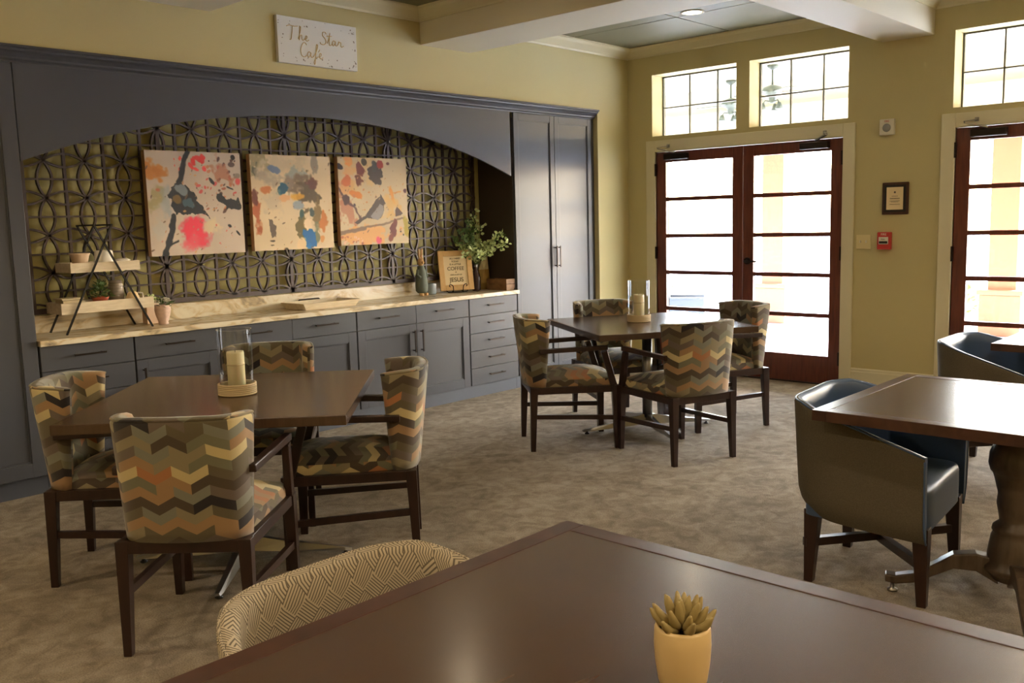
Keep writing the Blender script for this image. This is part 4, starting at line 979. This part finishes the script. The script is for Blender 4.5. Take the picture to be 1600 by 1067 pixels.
# tray on counter
t = on('serving_tray', 'pale wooden serving tray with raised sides lying on the counter', 'tray', -3.66, .30, CT)
m = MB(); hx, hy = .23, .13
rowsA = [[(-hx, -hy, 0), (hx, -hy, 0), (hx, hy, 0), (-hx, hy, 0)], [(-hx-.035, -hy-.02, .05), (hx+.035, -hy-.02, .05), (hx+.035, hy+.02, .05), (-hx-.035, hy+.02, .05)], [(-hx-.028, -hy-.012, .05), (hx+.028, -hy-.012, .05), (hx+.028, hy+.012, .05), (-hx-.028, hy+.012, .05)], [(-hx+.008, -hy+.008, .01), (hx-.008, -hy+.008, .01), (hx-.008, hy-.008, .01), (-hx+.008, hy-.008, .01)]]
m.grid(rowsA, closeu=True, smooth=False); m.face([0, 1, 2, 3]); m.face([12, 13, 14, 15]); m.build('tray_body', WASHW, t)
m = MB(); m.tube([(-.10, .153, .046), (-.09, .158, .056), (.09, .158, .056), (.10, .153, .046)], .006, 6); m.build('tray_handle', BRONZE, t)
# rabbit
t = on('rabbit_figurine', 'slim standing rabbit figurine in blue-green clothes on the counter', 'figurine', -2.54, .385, CT); t.scale = (1.06, 1.06, 1.06)
RB = mat('weathered blue green paint', (96, 104, 92), .7, noise=.3, nscale=30); RT = mat('tan rabbit', (196, 158, 110), .7)
MB().lathe([(.035, .022), (.05, .04), (.052, .09), (.046, .15), (.038, .20), (.026, .235), (.018, .245)], n=24).build('coat', RB, t)
m = MB(); m.lathe([(.012, .235), (.02, .25), (.027, .268), (.027, .285), (.018, .302), (.004, .308)], n=20)
m.tube([(0, -.02, .272), (0, -.036, .268)], [.016, .008], 8); m.build('head', RT, t)
for s in (-1, 1):
    m = MB(); m.tube([(s*.01, 0, .295), (s*.014, .004, .33), (s*.016, .004, .37), (s*.015, .0, .385)], [.006, .010, .008, .002], 8); m.build('ear', RT, t)
    m = MB(); m.tube([(s*.035, 0, .21), (s*.05, -.01, .17), (s*.035, -.035, .15)], [.012, .012, .009], 8); m.build('arm', RB, t)
    m = MB(); m.tube([(s*.02, .0, .03), (s*.02, -.01, .012), (s*.022, -.045, .012)], [.013, .0118, .0115], 8); m.build('foot', RT, t)
t = on('blue_crock', 'small pale blue crock behind the rabbit figurine', 'crock', -2.40, .425, CT)
MB().lathe([(.045, 0), (.05, .01), (.052, .08), (.047, .09), (.05, .097), (.046, .097), (.001, .08)], n=24).build('crock_body', mat('pale blue glaze', (140, 152, 160), .35), t)
# framed text on easel
t = on('easel_stand', 'black scrolled wire easel holding the oak text frame', 'easel', -2.17, .33, CT); t.rotation_euler = (0, 0, R(-24))
m = MB()
for s in (-1, 1):
    m.tube([(s*.062, -.035, .075), (s*.048, -.04, .06), (s*.045, -.035, .02), (s*.05, -.03, .006), (s*.085, -.02, .006), (s*.11, .0, .03), (s*.09, .0, .045), (s*.078, .0, .03)], .004, 6)
    m.tube([(s*.062, -.035, .075), (s*.078, -.036, .078), (s*.084, -.036, .065), (s*.074, -.036, .056)], .004, 6)
    m.tube([(s*.05, -.03, .006), (s*.04, .02, .03), (s*.02, .045, .12), (s*.0, .058, .20)], .004, 6)
m.tube([(0, .058, .20), (0, .10, .004)], .004, 6); m.tube([(-.05, -.028, .0065), (.05, -.028, .0065)], .004, 6); m.tube([(-.04, .02, .03), (.04, .02, .03)], .004, 6)
m.build('wire_scrolls', BLACKM, t)
t = on('text_frame', 'light oak framed print reading COFFEE and JESUS on the counter', 'frame', -2.175, .318, CT+.022); t.rotation_euler = (0, 0, R(-24))
ft = R(-11); FW, FH = .315, .355
def fr(m, nm, mt, bev=0):
    o = m.build(nm, mt, t, bevel=bev); o.rotation_euler = (ft, 0, 0); return o
m = MB(); b_ = .048
m.box(-FW/2, -FW/2+b_, -.012, .01, 0, FH); m.box(FW/2-b_, FW/2, -.012, .01, 0, FH); m.box(-FW/2+b_, FW/2-b_, -.012, .01, 0, b_); m.box(-FW/2+b_, FW/2-b_, -.012, .01, FH-b_, FH)
fr(m, 'frame_border', OAK, .002); m = MB(); m.box(-FW/2+b_, FW/2-b_, -.004, .008, b_, FH-b_); fr(m, 'print', PAPER)
def ftext(s, size, z):
    off = Vector((0, -.0048, z)); off.rotate(Matrix.Rotation(ft, 3, 'X')); text(s, size, off, (PI/2+ft, 0, 0), INK, t)
ftext('ALL I NEED', .020, .278); ftext('TODAY', .020, .252); ftext('IS A LITTLE', .022, .226); ftext('COFFEE', .046, .180); ftext('+', .03, .152); ftext('AND A LOT OF', .016, .134); ftext('JESUS', .056, .076)
# bottle with greenery
t = on('bottle_vase', 'dark ribbed bottle vase holding leafy eucalyptus branches', 'vase', -1.925, .33, CT)
m = MB(); pf = [(.034, 0), (.040, .008)]+[(.040+.002*(i % 2), .015+i*.011) for i in range(11)]+[(.036, .145), (.022, .175), (.014, .195), (.013, .235), (.016, .24), (.012, .24)]
m.lathe(pf, n=28); m.build('bottle', mat('dark purple brown glaze', (66, 46, 48), .25), t)
MB().lathe([(.0165, .215), (.0165, .238)], n=16, cap=False).build('bottle_collar', STEEL, t)
rg = random.Random(21); brs = [((-.06, .0, .60), .0), ((.03, .04, .72), 0), ((.12, -.12, .46), 0), ((.17, -.25, .43), 0), ((-.20, .0, .55), 0), ((-.14, -.08, .44), 0), ((.05, -.08, .42), 0), ((-.26, .02, .48), 0), ((.10, .02, .60), 0), ((-.06, -.12, .33), 0), ((.16, -.2, .52), 0), ((-.18, -.04, .34), 0), ((.0, .05, .50), 0)]
stems = MB(); lv = MB(); lv2 = MB()
for (ex, ey, ez), _ in brs:
    p0 = Vector((0, 0, .22)); p3 = Vector((ex, ey, ez)); p1 = Vector((ex*.15, ey*.15, .30)); pts = []
    for i in range(9):
        s = i/8; pts.append((1-s)**2*p0+2*s*(1-s)*p1+s*s*p3)
    stems.tube(pts, [.0022]*9, 5)
    for i in range(60):
        s = rg.uniform(.4, 1.03); p = (1-s)**2*p0+2*s*(1-s)*p1+s*s*p3; d = Vector((rg.uniform(-1, 1), rg.uniform(-.8, .8), rg.uniform(-.5, 1)))
        p = p+d*rg.uniform(0, .03); p.x = min(p.x, .20); d.x = min(d.x, .2) if p.x > .16 else d.x; (lv if (p.x > .0 or p.z < .42) and rg.random() < .85 else lv2).leaf(p, d, (rg.uniform(-1, 1), -1, rg.uniform(-1, 1)), rg.uniform(.028, .044), rg.uniform(.022, .034))
stems.build('stems', LEAF, t); a = lv.build('painted_lit_leaves', LEAFP, t, recalc=False); a['kind'] = 'stuff'; a = lv2.build('dark_leaves', LEAF, t, recalc=False); a['kind'] = 'stuff'  # paler colour on right and low leaves paints in the window light
t = on('faceted_vase', 'tall angular vase, cream above and gold below, right of the bottle', 'vase', -1.765, .392, CT)
def facet(rs, zs_, mt, nm):
    m = MB(); rows = []
    for k, (rr, z) in enumerate(zip(rs, zs_)): rows.append([(rr*math.cos(2*PI*(i+.5*(k % 2))/6)*1.0, rr*math.sin(2*PI*(i+.5*(k % 2))/6)*.8, z) for i in range(6)])
    b = len(m.v); 
    for r_ in rows: m.v += r_
    for k in range(len(rows)-1):
        for i in range(6):
            j = (i+1) % 6
            if k % 2 == 0: m.face([b+k*6+i, b+k*6+j, b+(k+1)*6+i]); m.face([b+k*6+j, b+(k+1)*6+j, b+(k+1)*6+i])
            else: m.face([b+k*6+i, b+(k+1)*6+j, b+(k+1)*6+i]); m.face([b+k*6+i, b+k*6+j, b+(k+1)*6+j])
    m.face([b+i for i in range(6)]); m.face([b+(len(rows)-1)*6+i for i in range(6)]); m.build(nm, mt, t)
facet([.045, .068, .060], [0, .06, .185], mat('gold glaze', (168, 138, 74), .4, metal=.3), 'lower_body'); facet([.058, .050, .044], [.186, .26, .335], mat('cream glaze', (208, 194, 150), .4), 'upper_body')
t = on('wooden_crate', 'small brown wooden box at the right end of the counter', 'box', -1.745, .195, CT); t.rotation_euler = (0, 0, PI/2)
m = MB(); m.box(-.12, .12, -.05, .05, 0, .012)
for q in range(2):
    z = .013+q*.045; m.box(-.125, .125, -.055, -.045, z, z+.042); m.box(-.125, .125, .045, .055, z, z+.042); m.box(-.125, -.115, -.0445, .0445, z, z+.042); m.box(.115, .125, -.0445, .0445, z, z+.042)
m.build('crate_boards', wood('crate wood', (110, 78, 48), (140, 104, 68), .7, (3, 3, 3)), t)

# ------------------------------------------------------------------ OUTDOORS
MB().box(.23, 5.2, -12, 8, -.15, -.01).build('patio_slab', CONC, kind='structure')
MB().box(5.2, 60, -45, 60, -.35, -.08).build('lawn_ground', CONC, kind='structure')
MB().box(.23, 5.4, -12, 8, 3.36, 3.5).build('porch_soffit', SOFF, kind='structure')
m = MB(); m.box(4.30, 4.70, -12, 8, 2.62, 3.02); m.box(4.38, 4.62, -12, 8, 3.02, 3.36); m.build('porch_beam', SOFF, kind='structure')
for y in (.62, -2.39, -5.4, 3.63): 
    vis = y in (.62, -2.39)
    t = thing('porch_column', {.62: 'peach porch column seen through the right leaf of the first doors', -2.39: 'peach porch column seen through the second doors', -5.4: 'peach porch column beyond the right edge of view', 3.63: 'peach porch column hidden behind the cabinet wall'}[y], 'column', (4.5, y, -.01), group='square porch columns')
    MB().box(-.16, .16, -.16, .16, .42, 2.62).build('shaft', PEACH, t, bevel=.01)
    MB().box(-.235, .235, -.235, .235, 0, .50).build('pedestal_block', PEACH, t, bevel=.01); MB().box(-.26, .26, -.26, .26, .50, .56).build('pedestal_cap', PEACH, t, bevel=.01)
def fan(x, y, z, label):
    t = thing('ceiling_fan', label, 'fan', (x, y, z), group='porch ceiling fans')
    FM = bpy.data.materials.get('pale grey fan') or mat('pale grey fan', (84, 92, 84), .5)
    m = MB(); m.lathe([(.07, 0), (.065, -.03), (.02, -.06)], n=20); m.build('canopy', FM, t)
    MB().lathe([(.012, -.05), (.012, -.25)], n=10).build('downrod', FM, t)
    MB().lathe([(.03, -.24), (.11, -.27), (.13, -.31), (.11, -.35), (.05, -.38), (.04, -.44), (.03, -.46)], n=24).build('motor', FM, t)
    for k in range(5):
        a = k*2*PI/5+.3; m = MB(); c, s_ = math.cos(a), math.sin(a); m.beam((.1*c, .1*s_, -.33), (.50*c, .50*s_, -.33), .09, .008, .13, .008); m.build('blade', FM, t)
    for k in range(3):
        a = k*2*PI/3+.2; c, s_ = math.cos(a), math.sin(a); m = MB(); m.tube([(.03*c, .03*s_, -.44), (.09*c, .09*s_, -.43), (.12*c, .12*s_, -.47)], .008, 6); m.lathe([(.02, 0), (.05, -.08)], .12*c, .12*s_, 12, cz=-.46); m.build('lamp_arm', FM, t)
# fans hang from the soffit
fan(3.0, -.05, 3.36, 'pale ceiling fan seen through the transom over the right leaf of the first doors'); fan(3.75, .95, 3.36, 'pale ceiling fan partly seen through the leftmost transom')
# wicker armchair outside
t = thing('wicker_armchair', 'dark wicker armchair on the patio seen through the left door glass', 'chair', (2.4, .84, -.01), R(30)); t.scale = (.82, .82, .82)
WD = mat('dark grey wicker', (92, 96, 104), .7, bump=.8, bscale=60)
m = MB()
pts = [(-.30, 0), (-.30, .78), (-.24, .86), (-.12, .90), (0, .915), (.12, .90), (.24, .86), (.30, .78), (.30, 0)]
m.prism([(-.28, .30), (.28, .30), (.28, .78), (.22, .84), (.11, .88), (0, .89), (-.11, .88), (-.22, .84), (-.28, .78)], .24, .27, 'y'); m.build('woven_back', WD, t)
m = MB(); m.tube([(x, .255, z) for x, z in pts], .022, 8); m.build('back_frame', WD, t)
MB().box(-.28, .28, -.28, .25, .34, .40).build('seat', WD, t, bevel=.01)
for s in (-1, 1):
    MB().box(s*.30-.03, s*.30+.03, -.3, .24, .60, .64).build('arm', WD, t, bevel=.01); MB().box(s*.30-.02, s*.30+.02, -.28, .24, .10, .60).build('woven_side', WD, t)
    MB().box(s*.30-.022, s*.30+.022, -.3, -.256, 0, .60).build('leg', WD, t)
# shrubs beyond the porch
def shrub(x, y, s, seed, label):
    t = thing('shrub', label, 'shrub', (x, y, -.08), group='small shrubs beyond the porch')
    m = MB(); rg = random.Random(seed)
    for k in range(5): m.tube([(0, 0, 0), (rg.uniform(-.1, .1), rg.uniform(-.1, .1), .25*s), (rg.uniform(-.25, .25)*s, rg.uniform(-.25, .25)*s, .5*s)], [.012, .008, .004], 5)
    m.build('stems', LEAF, t); leafy(t, 0, 0, .12*s, 420, .42*s, .6*s, .10, .05, mat('fresh green leaves', (122, 160, 84), .6) if 'fresh green leaves' not in bpy.data.materials else bpy.data.materials['fresh green leaves'], seed)['kind'] = 'stuff'  # all shrub leaves share one even, fresher green
shrub(6.6, -1.15, .85, 4, 'small green shrub left of the column seen through the second doors')
shrub(6.4, -2.95, .8, 5, 'small green shrub right of the column seen through the second doors')
shrub(7.2, 4.6, 1.1, 6, 'green shrub seen above the wicker chair through the left door glass')
